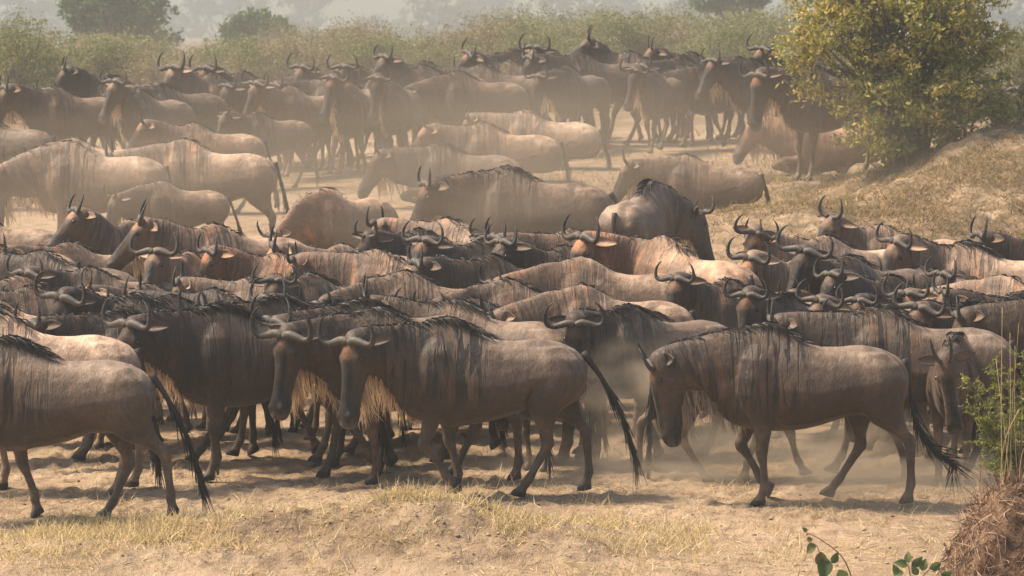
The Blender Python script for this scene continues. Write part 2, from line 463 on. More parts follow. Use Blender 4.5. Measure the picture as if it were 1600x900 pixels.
BASES = {}
def get_base(lod):
    if lod in BASES: return BASES[lod]
    co, f = base_body({0: .0145, 1: .022}[lod])
    bvh = BVHTree.FromPolygons([tuple(v) for v in co], [tuple(int(i) for i in q) for q in f])
    V = [co]; F = [f]; n = len(co)
    rel = (co-HO)/HS; s = rel@HF; u = rel@HU; x, y, z = co[:, 0], co[:, 1], co[:, 2]
    head = sstep(.95, 1.08, x)*(rel@HF > -.08)
    yy = np.abs(y)
    # a broad black blaze down the front of the face, brown cheeks
    blaze = sstep(.09, .15, s)*sstep(.0, .035, u)*sstep(.062, .040, yy)
    face = head*np.clip(blaze + sstep(.38, .48, s)*.85, 0, 1)
    face = np.maximum(face, head*sstep(.20, .40, s)*.25)
    browm = head*sstep(.16, .11, s)*sstep(.00, .03, s)*sstep(.05, .075, u)*sstep(.07, .045, yy)
    wN, wH = weights(co)
    stripe = sstep(.02, .22, x)*sstep(.62, .80, z)*(1-wH)*.9
    stripe = np.where(x > .62, np.maximum(stripe, .9*(1-wH)), stripe)
    legm = sstep(.66, .50, z)*((x > .25) | (x < -.33))*(1-wN)
    hoof = (z < .045)
    muz = head*sstep(.50, .56, s)*.8
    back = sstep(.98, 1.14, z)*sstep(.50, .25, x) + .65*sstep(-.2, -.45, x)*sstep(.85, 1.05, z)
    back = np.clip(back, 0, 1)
    face = np.maximum(face, hoof*.9)
    m1 = np.stack([face, stripe*(1-face), legm, browm], 1)
    m2 = np.stack([muz, np.zeros(n), back, np.ones(n)], 1)
    for sd in (-1, 1):      # nostrils, pressed in and dark, and the line of the mouth
        c = hd(.545, .043*sd, .026); dd = np.linalg.norm((co-c)*np.array((1, 1, 1)), axis=1)
        w_ = sstep(.034, .010, dd); co -= w_[:, None]*(HF*.010+HU*.010)[None]
        m1[:, 0] = np.maximum(m1[:, 0], w_); m2[:, 0] *= 1-w_
    ml = head*sstep(.34, .40, s)*sstep(.016, .006, np.abs(u+.055)); m2[:, 0] *= 1-ml; m1[:, 0] = np.maximum(m1[:, 0], ml)
    M1 = [m1]; M2 = [m2]; off = n; tri = []
    W = [np.stack([wN, wH], 1)]
    for sd in (-1, 1):
        ev, ef, fl = ear_mesh(sd)
        V.append(ev); F.append(np.array(ef)+off); off += len(ev)
        M1.append(np.stack([.55*(1-fl), 0*fl, 0*fl, 0*fl], 1)); M2.append(np.stack([0*fl, fl, 0*fl, 0*fl+1], 1))
        W.append(np.ones((len(ev), 2)))
    b = dict(V=np.concatenate(V), F=np.concatenate(F), nb=n, M1=np.concatenate(M1), M2=np.concatenate(M2), bvh=bvh)
    BASES[lod] = b
    return b

def drape(bvh, P, off):
    Q = P.copy(); sh = P.shape
    flat = Q.reshape(-1, 3)
    offs = np.broadcast_to(off, sh[:2]).reshape(-1)
    for i in range(len(flat)):
        loc, nor, idx, d = bvh.find_nearest(Vector(flat[i]))
        v = Vector(flat[i])-loc
        if v.dot(nor) < offs[i]:
            flat[i] = loc+nor*offs[i]
        elif d > offs[i]*2.2:
            flat[i] = loc + v*(offs[i]*2.2/d)
    return flat.reshape(sh)

HAIR = {}
def get_hair(lod):
    if lod in HAIR: return HAIR[lod]
    b = get_base(lod); bvh = b['bvh']; r = np.random.default_rng(5+lod)
    def top(x):
        h = bvh.ray_cast(Vector((x, 0, 3)), Vector((0, 0, -1)))
        return h[0].z if h[0] else 1.2
    n = 620 if lod == 0 else 280
    # crest from the poll over the withers
    xs = np.where(r.random(n) < .45, r.normal(.36, .12, n).clip(.1, .9), r.random(n)*.90+.16)
    ztop = np.array([top(x) for x in xs]); sd = np.where(r.random(n) < .5, -1, 1)
    L = (.06+.10*r.random(n)**1.3)*(1 if lod == 0 else .8)*np.interp(xs, [.1, .2, .38, .55, .75, 1.1], [.5, 1.1, 1.35, 1.0, .60, .42])
    t = np.linspace(0, 1, 6)
    P = np.zeros((n, 6, 3))
    back = .15+.35*r.random(n)
    P[:, :, 0] = xs[:, None] - (back[:, None]+.35)*L[:, None]*t*np.interp(xs, [.1, .3, 1.1], [2.2, 1.2, .6])[:, None]
    P[:, :, 1] = sd[:, None]*(.004+r.random(n)[:, None]*.018 + (.55*L[:, None])*t**.8) + r.normal(0, .004, (n, 1))
    P[:, :, 2] = ztop[:, None] + .008 + L[:, None]*(.20*np.sin(t*math.pi*.6) - .62*t**1.6)
    lift = (.004+.022*r.random(n))[:, None]*np.sin(np.pi*np.clip(t*.9+.1, 0, 1))+.004
    mane = drape(bvh, P, lift)
    rx = np.linspace(.16, 1.08, 40); rzt = np.array([top(x) for x in rx]); hh = (.010+.020*r.random(40)**2)*np.interp(rx, [.16, .4, .7, 1.08], [.2, 1.2, .8, .5])
    ridge = np.stack([np.stack([rx, 0*rx, rzt-.015], 1), np.stack([rx-.02, r.normal(0, .006, 40), rzt+hh], 1)], 1)   # (40, 2, 3)
    # beard: under the jaw and along the throat
    m = 330 if lod == 0 else 130
    q = r.random(m); roots = np.zeros((m, 3)); ys = r.normal(0, .018, m)
    for i in range(m):
        if q[i] < .52: c = hd(.06+.27*(q[i]/.52), ys[i], -.105+.02*q[i])
        else: x = 1.05-.50*((q[i]-.52)/.48); c = np.array((x, ys[i], .93-.30*(1.05-x)/.5))
        loc, nor, idx, d = bvh.find_nearest(Vector(c)); roots[i] = (loc.x, ys[i], loc.z+.012)
    qL = np.interp(q, [0, .15, .45, .7, 1], [.15, .26, .30, .22, .08])*(.55+.6*r.random(m))
    d = np.stack([-.18+.12*r.normal(0, 1, m), .10*r.normal(0, 1, m), -np.ones(m)], 1)
    ch = strands(roots, d, qL, .006, 4, .09, 0, 3)
    # tail tuft is made per animal
    HAIR[lod] = dict(mane=mane, beard=ch, ridge=ridge)
    return HAIR[lod]

def horn_curve(sd, kind):
    if kind == 'adult':
        C = [(.030, .012, .090), (.012, .062, .100), (.03, .128, .086), (.045, .190, .080), (.030, .235, .100), (-.020, .252, .130), (-.085, .244, .160), (-.142, .214, .182), (-.178, .176, .194)]
        rad = [.038, .043, .038, .031, .026, .022, .017, .011, .003]
    elif kind == 'wide':
        C = [(.030, .012, .090), (.012, .065, .100), (.03, .145, .086), (.045, .215, .080), (.025, .270, .100), (-.030, .290, .134), (-.105, .282, .168), (-.170, .245, .192), (-.205, .198, .204)]
        rad = [.040, .045, .040, .033, .028, .024, .018, .011, .003]
    elif kind == 'young':
        C = [(.01, .035, .088), (0, .085, .100), (-.01, .125, .125), (-.045, .145, .165), (-.10, .140, .205), (-.15, .118, .235), (-.18, .10, .25)]
        rad = [.030, .030, .026, .022, .016, .010, .003]
    else:   # spike
        C = [(.0, .045, .085), (-.03, .062, .125), (-.08, .075, .165), (-.13, .083, .20), (-.19, .085, .235), (-.225, .083, .25)]
        rad = [.024, .023, .020, .015, .009, .003]
    pts = catmull([hd(a, bb*sd, c) for a, bb, c in C], 4)
    t = np.linspace(0, 1, len(pts)); rr = np.interp(t, np.linspace(0, 1, len(rad)), rad)
    V, F = tube(pts, rr, 10)
    par = np.concatenate([np.repeat(t, 10), [0, 1]])
    return np.array(V), F, par

LEGS = {
 'stand': [(0, 0, 0)]*4,
 'standb': [(-5, 2, 0), (3, 0, 0), (-9, 3, 2), (5, -2, 0)],
 'walka': [(2, 0, -4), (-17, 42, 38), (7, 2, 0), (-27, 2, 12)],
 'walkb': [(-16, 46, 40), (8, 0, 0), (-27, 4, 12), (6, 4, 0)],
 'walkc': [(-20, 4, 8), (16, 2, 14), (17, -4, 16), (-19, -2, 6)],
 'walkd': [(17, 2, 16), (-19, 3, 6), (-17, -2, 5), (18, -6, 18)],
 'lie': [(-62, 128, 30), (-58, 122, 30), (-62, -58, 0), (-58, -55, 0)],
}
def set_attr(me, name, arr, typ):
    a = me.attributes.new(name, typ, 'POINT')
    if typ == 'FLOAT_VECTOR': a.data.foreach_set('vector', np.asarray(arr, np.float32).ravel())
    else: a.data.foreach_set('color', np.asarray(arr, np.float32).ravel())

HERD = 'wildebeest of the migrating herd'
def wildebeest(px, py, heading, label, gaze=None, lift=0, nose=0, size=1.0, legs=None, horn='adult', beard='tan', tone=(1, 1, 1),
               tail=(0, 0), D=None, roll=0, lod=None, drop=0.0, mane=None, bars=None, seed=None):
    """px, py = withers top in the photograph. heading/gaze: 180 left, 0 right, 270 to the camera. lift raises the neck."""
    global NW
    NW += 1; r = np.random.default_rng(1000+(seed if seed is not None else NW))
    if gaze is None: gaze = heading
    dk = tone[0] < .8
    if mane is None: mane = r.uniform(.22, .6) if dk else r.uniform(.04, .30)
    if bars is None: bars = r.uniform(.5, .9) if dk else r.uniform(.05, .75)
    lying = legs == 'lie'
    wz = (1.292-(.50 if lying else 0))*size
    if D is None:
        lo, hi = 24.0, 75.0
        for _ in range(40):
            mid = (lo+hi)/2; p = unproj(px, py, mid)
            if p.z - float(ground_z(p.x, mid)) > wz: lo = mid
            else: hi = mid
        D = lo
    p = unproj(px, py, D)
    if lod is None: lod = 0 if D < 33.5 else 1
    b = get_base(lod); h = get_hair(lod)
    delta = (gaze-heading+180) % 360-180
    ny = max(-48, min(48, .5*delta)); hy = max(-70, min(70, delta-ny))
    if legs is None: legs = ['stand', 'standb', 'walkc', 'walkd'][int(r.integers(0, 4))]
    roll = roll + r.normal(0, 4); hsc = r.uniform(.74, .88)
    lg = [tuple(a+(r.normal(0, 2.0) if legs != 'lie' else 0) for a in t) for t in LEGS[legs]]
    pr = dict(np=-lift, ny=ny, hy=hy, hp=nose+lift*.55, roll=roll, legs=lg)
    rz = R(heading)
    wx, wy = math.cos(rz)*.44*size, math.sin(rz)*.44*size        # the withers sit ahead of the origin
    ox, oy = p.x-wx, p.y-wy
    V = b['V']; nb = b['nb']
    Q = np.empty_like(V); Q[:nb] = pose_body(V[:nb], pr)
    one = np.ones(len(V)-nb); Q[nb:] = pose_neck(V[nb:], pr, one, one)
    gz = float(ground_z(p.x, p.y))
    if lying: base = gz - .50*size
    else:
        base = gz - float(np.quantile(Q[:nb, 2], .0005))*size
    root = empty('wildebeest', (ox, oy, base), rz)
    root.scale = (size,)*3
    slope = math.atan(.054)
    root.rotation_euler = (Matrix.Rotation(slope*.7, 3, 'X') @ Matrix.Rotation(rz, 3, 'Z')).to_euler()
    dz = (oy-p.y)*slope*.7 if not lying else 0
    root.location.z += dz - drop
    tag(root, label, 'wildebeest', HERD)
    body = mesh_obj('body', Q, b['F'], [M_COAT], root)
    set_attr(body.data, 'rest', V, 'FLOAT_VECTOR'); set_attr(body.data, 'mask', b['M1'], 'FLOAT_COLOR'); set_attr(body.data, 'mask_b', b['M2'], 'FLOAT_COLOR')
    tv = tuple(tone) if len(tone) == 3 else (tone[0],)*3
    j = float(np.clip(1+r.normal(0, .13), .72, 1.3))
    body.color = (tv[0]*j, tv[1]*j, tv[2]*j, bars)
    if horn:
        for sd in (-1, 1):
            hv, hf, par = horn_curve(sd, horn)
            hv = hd(.02, 0, .085) + (hv-hd(.02, 0, .085))*np.array((hsc**1.5, hsc, hsc**1.5))
            hv2 = pose_neck(hv, pr, np.ones(len(hv)), np.ones(len(hv)))
            ho = mesh_obj('horn', hv2, hf, [M_HORN], root)
            set_attr(ho.data, 'rest', np.stack([par, hv[:, 1]*2, hv[:, 2]], 1), 'FLOAT_VECTOR')
    if lod == 0 or (D < 45):
        for sd in (-1, 1):
            c = hd(.125, .088*sd, .030); vs_ = []; fs_ = []
            for i in range(7):
                for k in range(8):
                    a = math.pi*i/6; q = 2*math.pi*k/8
                    vs_.append(c+np.array((math.sin(a)*math.cos(q)*.019, math.cos(a)*.014, math.sin(a)*math.sin(q)*.019)))
            for i in range(6):
                for k in range(8): fs_.append((i*8+k, i*8+(k+1) % 8, (i+1)*8+(k+1) % 8, (i+1)*8+k))
            vs_ = np.array(vs_); o1 = np.ones(len(vs_))
            mesh_obj('eye', pose_neck(vs_, pr, o1, o1), fs_, [M_EYE], root)
    # mane
    mn = h['mane']
    mn = mn[:max(8, int(len(mn)*mane))]
    flat = mn.reshape(-1, 3); wN, wH = weights(flat)
    mp = pose_neck(flat, pr, wN, wH).reshape(mn.shape)
    mv, mf = ribbons(mp, .010 if lod == 0 else .013, NW)
    rdg = h['ridge'].copy(); rdg[:, 1, 2] -= .012*(1-mane)*(lod+.4); rdg = rdg.reshape(-1, 3); wN, wH = weights(rdg); rp_ = pose_neck(rdg, pr, wN, wH); i_ = np.arange(39)*2
    rf_ = np.stack([i_, i_+1, i_+3, i_+2], 1)
    mesh_obj('mane', np.concatenate([rp_, mv]), np.concatenate([rf_, mf+80]), [M_MANE], root)
    # beard
    bd = h['beard']; k = bd.shape[1]
    rt = bd[:, 0]; wN, wH = weights(rt)
    rp = pose_neck(rt, pr, wN, wH)
    off = bd-rt[:, None]
    ang = wN*R(ny)+wH*R(hy)
    c, s = np.cos(ang)[:, None], np.sin(ang)[:, None]
    o2 = off.copy(); o2[..., 0] = off[..., 0]*c-off[..., 1]*s; o2[..., 1] = off[..., 0]*s+off[..., 1]*c
    sc = .45 if beard == 'short' else 1.0
    bv, bf = ribbons(rp[:, None]+o2*sc, .010 if lod == 0 else .018, NW+50)
    mesh_obj('beard', bv, bf, [M_BEARD['grey' if beard == 'short' else beard]], root)
    # tail: (sideways swing, backward swing)
    ts, tb = tail[:2]; curl = tail[2] if len(tail) > 2 else 0
    tb = tb+r.normal(0, 4); a0 = np.array((-.60, 0, 1.06))
    L = .95 if not lying else .5
    cp = [a0]
    for i in range(1, 7):
        t = i/6; an = R(20+tb*1.0)*(1-t)*.8 + R(tb)*.5 + R(6) + R(curl)*max(0, t-.5)*2
        cp.append(cp[-1]+np.array((-math.sin(an), math.sin(R(ts))*.8*t, -math.cos(an)))*L/6)
    cp = catmull(cp, 3); tt = np.linspace(0, 1, len(cp))
    tv_, tf_ = tube(cp, np.interp(tt, [0, .15, .5, .8, 1], [.030, .020, .015, .012, .003]), 7)
    nt = 190 if lod == 0 else 70
    q = .22+.72*r.random(nt); ci = np.array(cp)
    rt = np.stack([np.interp(q, tt, ci[:, a]) for a in range(3)], 1)
    q2 = np.clip(q+.25, 0, 1); nx = np.stack([np.interp(q2, tt, ci[:, a]) for a in range(3)], 1)
    dr = nx-rt; dr /= np.linalg.norm(dr, axis=1, keepdims=True)+1e-9; dr = np.where(q[:, None] > .9, np.array((-.1, 0, -1.0)), dr)
    dr += r.normal(0, .09+.10*(curl > 0), (nt, 3))
    ch = strands(rt+r.normal(0, .008, (nt, 3)), dr, .14+.14*r.random(nt), .01, 3, .05, .1, 5)
    sv, sf = ribbons(ch, .012 if lod == 0 else .022, NW+9)
    V2 = list(tv_)+list(sv); F2 = list(tf_)+[tuple(int(i)+len(tv_) for i in f) for f in sf]
    mesh_obj('tail', V2, F2, [M_TAIL], root)
    return root
NW = 0
# ------------------------------------------------------------------ terrain
def ground_material():
    k = NT('dry_earth')
    tc = k.t.nodes.new('ShaderNodeTexCoord'); v = tc.outputs['Object']
    a = k.noise(v, .55, 5, .6); b = k.noise(v, 4.5, 6, .65); c = k.noise(v, 38, 5, .7); d = k.noise(k.scale(v, (1, .35, 1)), 14, 4, .65)
    col = k.mix(k.ramp(a, .35, .65), (.29, .205, .135), (.39, .285, .193))
    col = k.mix(k.math('MULTIPLY', k.ramp(b, .48, .62), .7), col, (.21, .145, .094))
    col = k.mix(k.math('MULTIPLY', k.ramp(d, .56, .68), .6), col, (.45, .34, .228))
    col = k.mix(k.math('MULTIPLY', k.ramp(c, .60, .70), .65), col, (.15, .095, .06))
    m = k.n('ShaderNodeAttribute', _attribute_name='turf').outputs['Fac']
    g = k.mix(k.ramp(b, .4, .6), (.215, .145, .085), (.12, .088, .052))
    g = k.mix(k.ramp(c, .5, .65), g, (.10, .072, .04))
    col = k.mix(k.math('MULTIPLY', m, k.ramp(k.noise(v, 2.6, 4, .7), .35, .55)), col, g)
    k.bump(k.math('ADD', k.math('MULTIPLY', b, 1.2), k.math('ADD', k.math('MULTIPLY', c, .5), k.math('MULTIPLY', d, .5))), .8, .06)
    sl = k.n('ShaderNodeAttribute', _attribute_name='soil').outputs['Fac']
    col = k.mix(k.math('MULTIPLY', sl, k.ramp(k.noise(v, 3.5, 5, .7), .42, .60, 0, .62)), col, (.15, .098, .062))
    return k.out(col, .95, .1)
def axis_steps(segs):
    out = []
    for a, b, st in segs:
        n = max(1, int(round((b-a)/st))); out += list(np.linspace(a, b, n, endpoint=False))
    out.append(segs[-1][1]); return np.array(out)
def micro(X, Y):
    near = np.exp(-np.clip(Y-33, 0, 99)/8)
    kn = np.exp(-((X+1.2)/2.4)**4 - ((Y-28.0)/.9)**4)
    m = .018*fbm(X*2.2, Y*2.2, 3, 21) + near*(.012*fbm(X*8, Y*8, 3, 31))
    m = m + kn*(.13*np.maximum(fbm(X*2.4, Y*3.0, 4, 41), -.12) + .030*fbm(X*14, Y*14, 2, 51))
    bank = np.exp(-(np.clip((5.2-X)/2.5, 0, 9))**2 - ((Y-48.5)/4.5)**4)
    return m + bank*(.20*fbm(X*1.5, Y*1.5, 4, 61)+.06*fbm(X*5, Y*5, 3, 65))
def turf_mask(X, Y):
    bank = np.exp(-(np.clip((4.4-X)/2.6, 0, 9))**2 - ((Y-48.0)/5.0)**4)
    edge = np.exp(-((Y-55.5)/3.0)**2)*.7
    kn = np.exp(-((X+1.6)/2.2)**4 - ((Y-28.6)/.65)**2)*.8
    return np.clip(bank+edge+kn+sstep(60, 70, Y), 0, 1)
gx = axis_steps([(-900, -60, 60), (-60, -12, 3), (-12, -6, .3), (-6, -3.9, .08), (-3.9, 3.9, .028), (3.9, 7.6, .07), (7.6, 12, .3), (12, 60, 3), (60, 900, 60)])
gy = axis_steps([(-60, 12, 8), (12, 24, .6), (24, 26.5, .12), (26.5, 31.5, .03), (31.5, 36, .07), (36, 62, .14), (62, 90, .8), (90, 300, 8), (300, 1500, 80)])
GX, GY = np.meshgrid(gx, gy)
GZ = ground_z(GX, GY) + micro(GX, GY)
# hoof prints pressed into the trodden soil
_r = np.random.default_rng(77)
for _ in range(1500):
    hx, hy = _r.uniform(-3.9, 3.9), 28.9+_r.random()**.8*4.5; a_ = _r.uniform(-.6, .6)
    i0, i1 = np.searchsorted(gx, (hx-.16, hx+.16)); j0, j1 = np.searchsorted(gy, (hy-.16, hy+.16))
    dx = GX[j0:j1, i0:i1]-hx; dy = GY[j0:j1, i0:i1]-hy
    d2 = ((dx*math.cos(a_)+dy*math.sin(a_))/.062)**2 + ((-dx*math.sin(a_)+dy*math.cos(a_))/.048)**2
    GZ[j0:j1, i0:i1] += -.024*np.exp(-d2**1.5) + .009*np.exp(-(np.sqrt(d2)-1.6)**2*4)
nx_, ny_ = len(gx), len(gy)
ii = (np.arange(ny_-1)[:, None]*nx_ + np.arange(nx_-1)[None]).ravel()
GF = np.stack([ii, ii+1, ii+nx_+1, ii+nx_], 1)
ground = mesh_obj('ground', np.stack([GX.ravel(), GY.ravel(), GZ.ravel()], 1), GF, [ground_material()])
at = ground.data.attributes.new('turf', 'FLOAT', 'POINT'); at.data.foreach_set('value', turf_mask(GX, GY).ravel().astype(np.float32))
at = ground.data.attributes.new('soil', 'FLOAT', 'POINT'); at.data.foreach_set('value', (np.exp(-((GX+.9)/2.0)**4 - ((GY-27.95)/.62)**2)).ravel().astype(np.float32))
tag(ground, kind='structure')

# far hill behind the woodland
def far_hill():
    k = NT('hill_scrub'); tc = k.t.nodes.new('ShaderNodeTexCoord')
    n = k.noise(tc.outputs['Object'], .05, 6, .7)
    m = k.out(k.mix(k.ramp(n, .35, .65), (.07, .085, .045), (.16, .15, .08)), .95, .05)
    xs = np.linspace(-700, 700, 90); ys = np.linspace(1000, 1480, 14)
    X, Y = np.meshgrid(xs, ys)
    h = (15 + 9*vnoise(X/120, X*0, 5) + 5*vnoise(X/37, X*0, 8))*np.sin(np.clip((Y-1000)/480, 0, 1)*math.pi)**.6
    h = h + 1.2*fbm(X/9, Y/14, 3, 5)
    i = (np.arange(13)[:, None]*90 + np.arange(89)[None]).ravel()
    o = mesh_obj('hills', np.stack([X.ravel(), Y.ravel(), (h-2.5).ravel()], 1), np.stack([i, i+1, i+91, i+90], 1), [m]); tag(o, kind='structure')
far_hill()

# ------------------------------------------------------------------ grass
def blades(roots, L, width, lean, seed, nseg=3, flat=.0):
    r = np.random.default_rng(seed); n = len(roots)
    a = r.random(n)*2*math.pi; le = lean*(.3+1.0*r.random(n))
    d = np.stack([np.cos(a)*le, np.sin(a)*le, np.ones(n)*(1-flat)], 1)
    ch = strands(roots, d, L, width, nseg, .18, .22, seed+1)
    return ribbons(ch, width, seed+2, .12)
def straw(name, a, b, c=None):
    k = NT(name); g = k.t.nodes.new('ShaderNodeNewGeometry')
    r = g.outputs['Random Per Island']
    col = k.mix(k.ramp(r, 0, .75), a, b)
    if c: col = k.mix(k.ramp(r, .86, .88), col, c)
    m = k.out(col, .75, .2)
    tr = k.t.nodes.new('ShaderNodeBsdfTranslucent'); k.l(col, tr.inputs[0])
    mx = k.t.nodes.new('ShaderNodeMixShader'); mx.inputs[0].default_value = .35
    k.l(k.b.outputs[0], mx.inputs[1]); k.l(tr.outputs[0], mx.inputs[2]); k.l(mx.outputs[0], k.t.nodes['Material Output'].inputs['Surface'])
    return m
M_STRAW = straw('straw_grass', (.50, .375, .185), (.72, .58, .34), (.34, .29, .13))
M_BANKG = straw('bank_grass', (.20, .14, .07), (.38, .275, .14), (.17, .16, .06))
def sample(n, x0, x1, y0, y1, dens, seed):
    r = np.random.default_rng(seed)
    X = r.uniform(x0, x1, n); Y = r.uniform(y0, y1, n)
    k = r.random(n) < dens(X, Y); X, Y = X[k], Y[k]
    return np.stack([X, Y, ground_z(X, Y)+micro(X, Y)-.006], 1), r
def tufty(X, Y, f, seed, lo=.05, hi=.3): return sstep(lo, hi, fbm(X*f, Y*f, 3, seed))
def near_dens(X, Y):
    kn = np.exp(-((X+1.2)/2.4)**4 - ((Y-28.3)/.75)**2)*.95
    t = tufty(X, Y, 2.5, 71, -.1, .35)
    flat_ = .08*np.exp(-((Y-29.0)/1.0)**2) + .05
    lft = .6*np.exp(-((X+3.3)/1.2)**2 - ((Y-28.0)/.8)**2)
    return np.clip((kn+lft)*(.08+.92*t) + flat_*tufty(X, Y, 3.1, 75, .05, .35), 0, 1)
P, r_ = sample(230000, -4.3, 4.3, 26.6, 32.5, near_dens, 81)
V1, F1 = blades(P, .04+.12*r_.random(len(P))**1.4, .0072, .8, 82)
P2, r_ = sample(26000, -4.0, 4.0, 26.6, 31.0, lambda X, Y: .05+.4*tufty(X, Y, 1.7, 91, -.1, .3), 92)      # flat-lying litter of dead stems
V2, F2 = blades(P2+np.array((0, 0, .012)), .03+.09*r_.random(len(P2)), .0045, 6.0, 93)
tag(mesh_obj('dry_grass', np.concatenate([V1, V2]), np.concatenate([F1, F2+len(V1)]), [M_STRAW]), 'short straw-yellow grass and dead stems on the near knoll and trampled soil', 'dry grass', kind='stuff')
P, r_ = sample(120000, -.5, 8.2, 43.2, 54.5, lambda X, Y: turf_mask(X, Y)*(.25+.75*tufty(X, Y, 1.5, 101, -.15, .25))*(X > -.5+(Y < 50)*1.2), 102)
V1, F1 = blades(P, .05+.11*r_.random(len(P))**1.5, .011, 1.1, 103)
P, r_ = sample(26000, -6.5, 7.5, 53.0, 62, lambda X, Y: .35*tufty(X, Y, .9, 111, -.05, .3), 112)
V2, F2 = blades(P, .06+.14*r_.random(len(P)), .014, .7, 113)
tag(mesh_obj('bank_grass', np.concatenate([V1, V2]), np.concatenate([F1, F2+len(V1)]), [M_BANKG]), 'dry yellowish grass covering the raised bank beneath the leafy bush', 'bank grass', kind='stuff')
P, r_ = sample(16000, -6.0, 4.0, 32.5, 53, lambda X, Y: .35*tufty(X, Y, 1.1, 121, .05, .3), 122)
V1, F1 = blades(P, .03+.07*r_.random(len(P)), .008, .9, 123)
tag(mesh_obj('trampled_grass', V1, F1, [M_STRAW]), 'sparse trampled grass stubble between the hooves of the herd', 'dry grass', kind='stuff')
# clods of dry soil
def clods():
    P, r = sample(5200, -3.9, 3.9, 26.7, 31.5, lambda X, Y: .18+.8*np.exp(-((X+1.2)/2.2)**4 - ((Y-28.0)/.6)**2)*tufty(X, Y, 2.2, 131, -.1, .3), 130)
    ico = bmesh.new(); bmesh.ops.create_icosphere(ico, subdivisions=1, radius=1)
    iv = np.array([v.co[:] for v in ico.verts]); fi = np.array([[v.index for v in f.verts] for f in ico.faces]); ico.free()
    n = len(P); s = (.004+.014*r.random(n)**3)[:, None, None]
    V = P[:, None]+np.array((0, 0, .008)) + iv[None]*s*(.7+.6*r.random((n, len(iv), 1)))*np.array((1.2, 1, .7))
    F = (fi[None]+np.arange(n)[:, None, None]*len(iv)).reshape(-1, 3)
    k = NT('dry_clods'); g = k.t.nodes.new('ShaderNodeNewGeometry')
    m = k.out(k.mix(g.outputs['Random Per Island'], (.16, .105, .065), (.42, .30, .19)), .95, .05)
    tag(mesh_obj('soil_crumbs', V.reshape(-1, 3), F, [m], smooth=False), 'loose crumbs of dry brown soil scattered on the near ground', 'soil crumbs', kind='stuff')
clods()

# ------------------------------------------------------------------ trees and bushes
def leaf_mat(name, a, b, c=None, tr_=.3):
    k = NT(name); g = k.t.nodes.new('ShaderNodeNewGeometry'); r = g.outputs['Random Per Island']
    tc = k.t.nodes.new('ShaderNodeTexCoord')
    n = k.noise(tc.outputs['Object'], 1.4, 3)
    col = k.mix(k.ramp(r, 0, 1), a, b)
    if c: col = k.mix(k.math('MULTIPLY', k.ramp(n, .5, .62), k.ramp(r, .3, .8)), col, c)
    k.out(col, .6, .3)
    tr = k.t.nodes.new('ShaderNodeBsdfTranslucent'); k.l(col, tr.inputs[0])
    mx = k.t.nodes.new('ShaderNodeMixShader'); mx.inputs[0].default_value = tr_
    k.l(k.b.outputs[0], mx.inputs[1]); k.l(tr.outputs[0], mx.inputs[2]); k.l(mx.outputs[0], k.t.nodes['Material Output'].inputs['Surface'])
    return k.m
def bark(name, c1, c2):
    k = NT(name); tc = k.t.nodes.new('ShaderNodeTexCoord'); n = k.noise(k.scale(tc.outputs['Object'], (9, 9, 2)), 3, 5, .7)
    k.bump(n, .6, .02); return k.out(k.mix(n, c1, c2), .9, .1)
M_BARK = bark('grey_brown_bark', (.10, .08, .06), (.24, .20, .16))
M_LEAF_BUSH = leaf_mat('yellow_green_leaves', (.19, .20, .05), (.46, .40, .10), (.58, .42, .14), .4)
M_LEAF_OLIVE = leaf_mat('olive_scrub_leaves', (.13, .145, .055), (.25, .245, .10), (.34, .28, .13))
M_LEAF_TAN = leaf_mat('tan_scrub_leaves', (.22, .18, .10), (.34, .27, .16), (.17, .17, .08))
M_LEAF_DARK = leaf_mat('dark_green_leaves', (.04, .085, .028), (.10, .17, .055))
M_LEAF_FAR = leaf_mat('woodland_leaves', (.04, .06, .03), (.09, .11, .05))
def leaf_cloud(n, lobes, size, seed, shell=.55):
    """leaf-sized folded quads through the volume of several lobes, denser towards clump centres"""
    r = np.random.default_rng(seed)
    lob = np.array(lobes, float); w = lob[:, 3]*lob[:, 4]*lob[:, 5]; w = w/w.sum()
    nc = max(12, n//34); li = r.choice(len(lob), nc, p=w)
    d = r.normal(0, 1, (nc, 3)); d /= np.linalg.norm(d, axis=1, keepdims=True)
    rad = (shell+(1-shell)*r.random(nc))[:, None]
    C = lob[li, :3] + d*rad*lob[li, 3:6]
    ci = r.integers(0, nc, n)
    sp = (.10+.16*r.random(nc))[ci, None]*np.mean(lob[:, 3:6])*.75
    P = C[ci] + r.normal(0, 1, (n, 3))*sp*np.array((1, 1, .75))
    a = r.normal(0, 1, (n, 3)); a[:, 2] -= .5; a /= np.linalg.norm(a, axis=1, keepdims=True)
    b = np.cross(a, r.normal(0, 1, (n, 3))); b /= np.linalg.norm(b, axis=1, keepdims=True); c = np.cross(a, b)
    s = size*(.6+.8*r.random((n, 1)))
    V = np.stack([P-a*s, P+b*s*.42+c*s*.12, P+a*s, P-b*s*.42+c*s*.12], 1).reshape(-1, 3)
    return V, np.arange(n*4).reshape(-1, 4), C
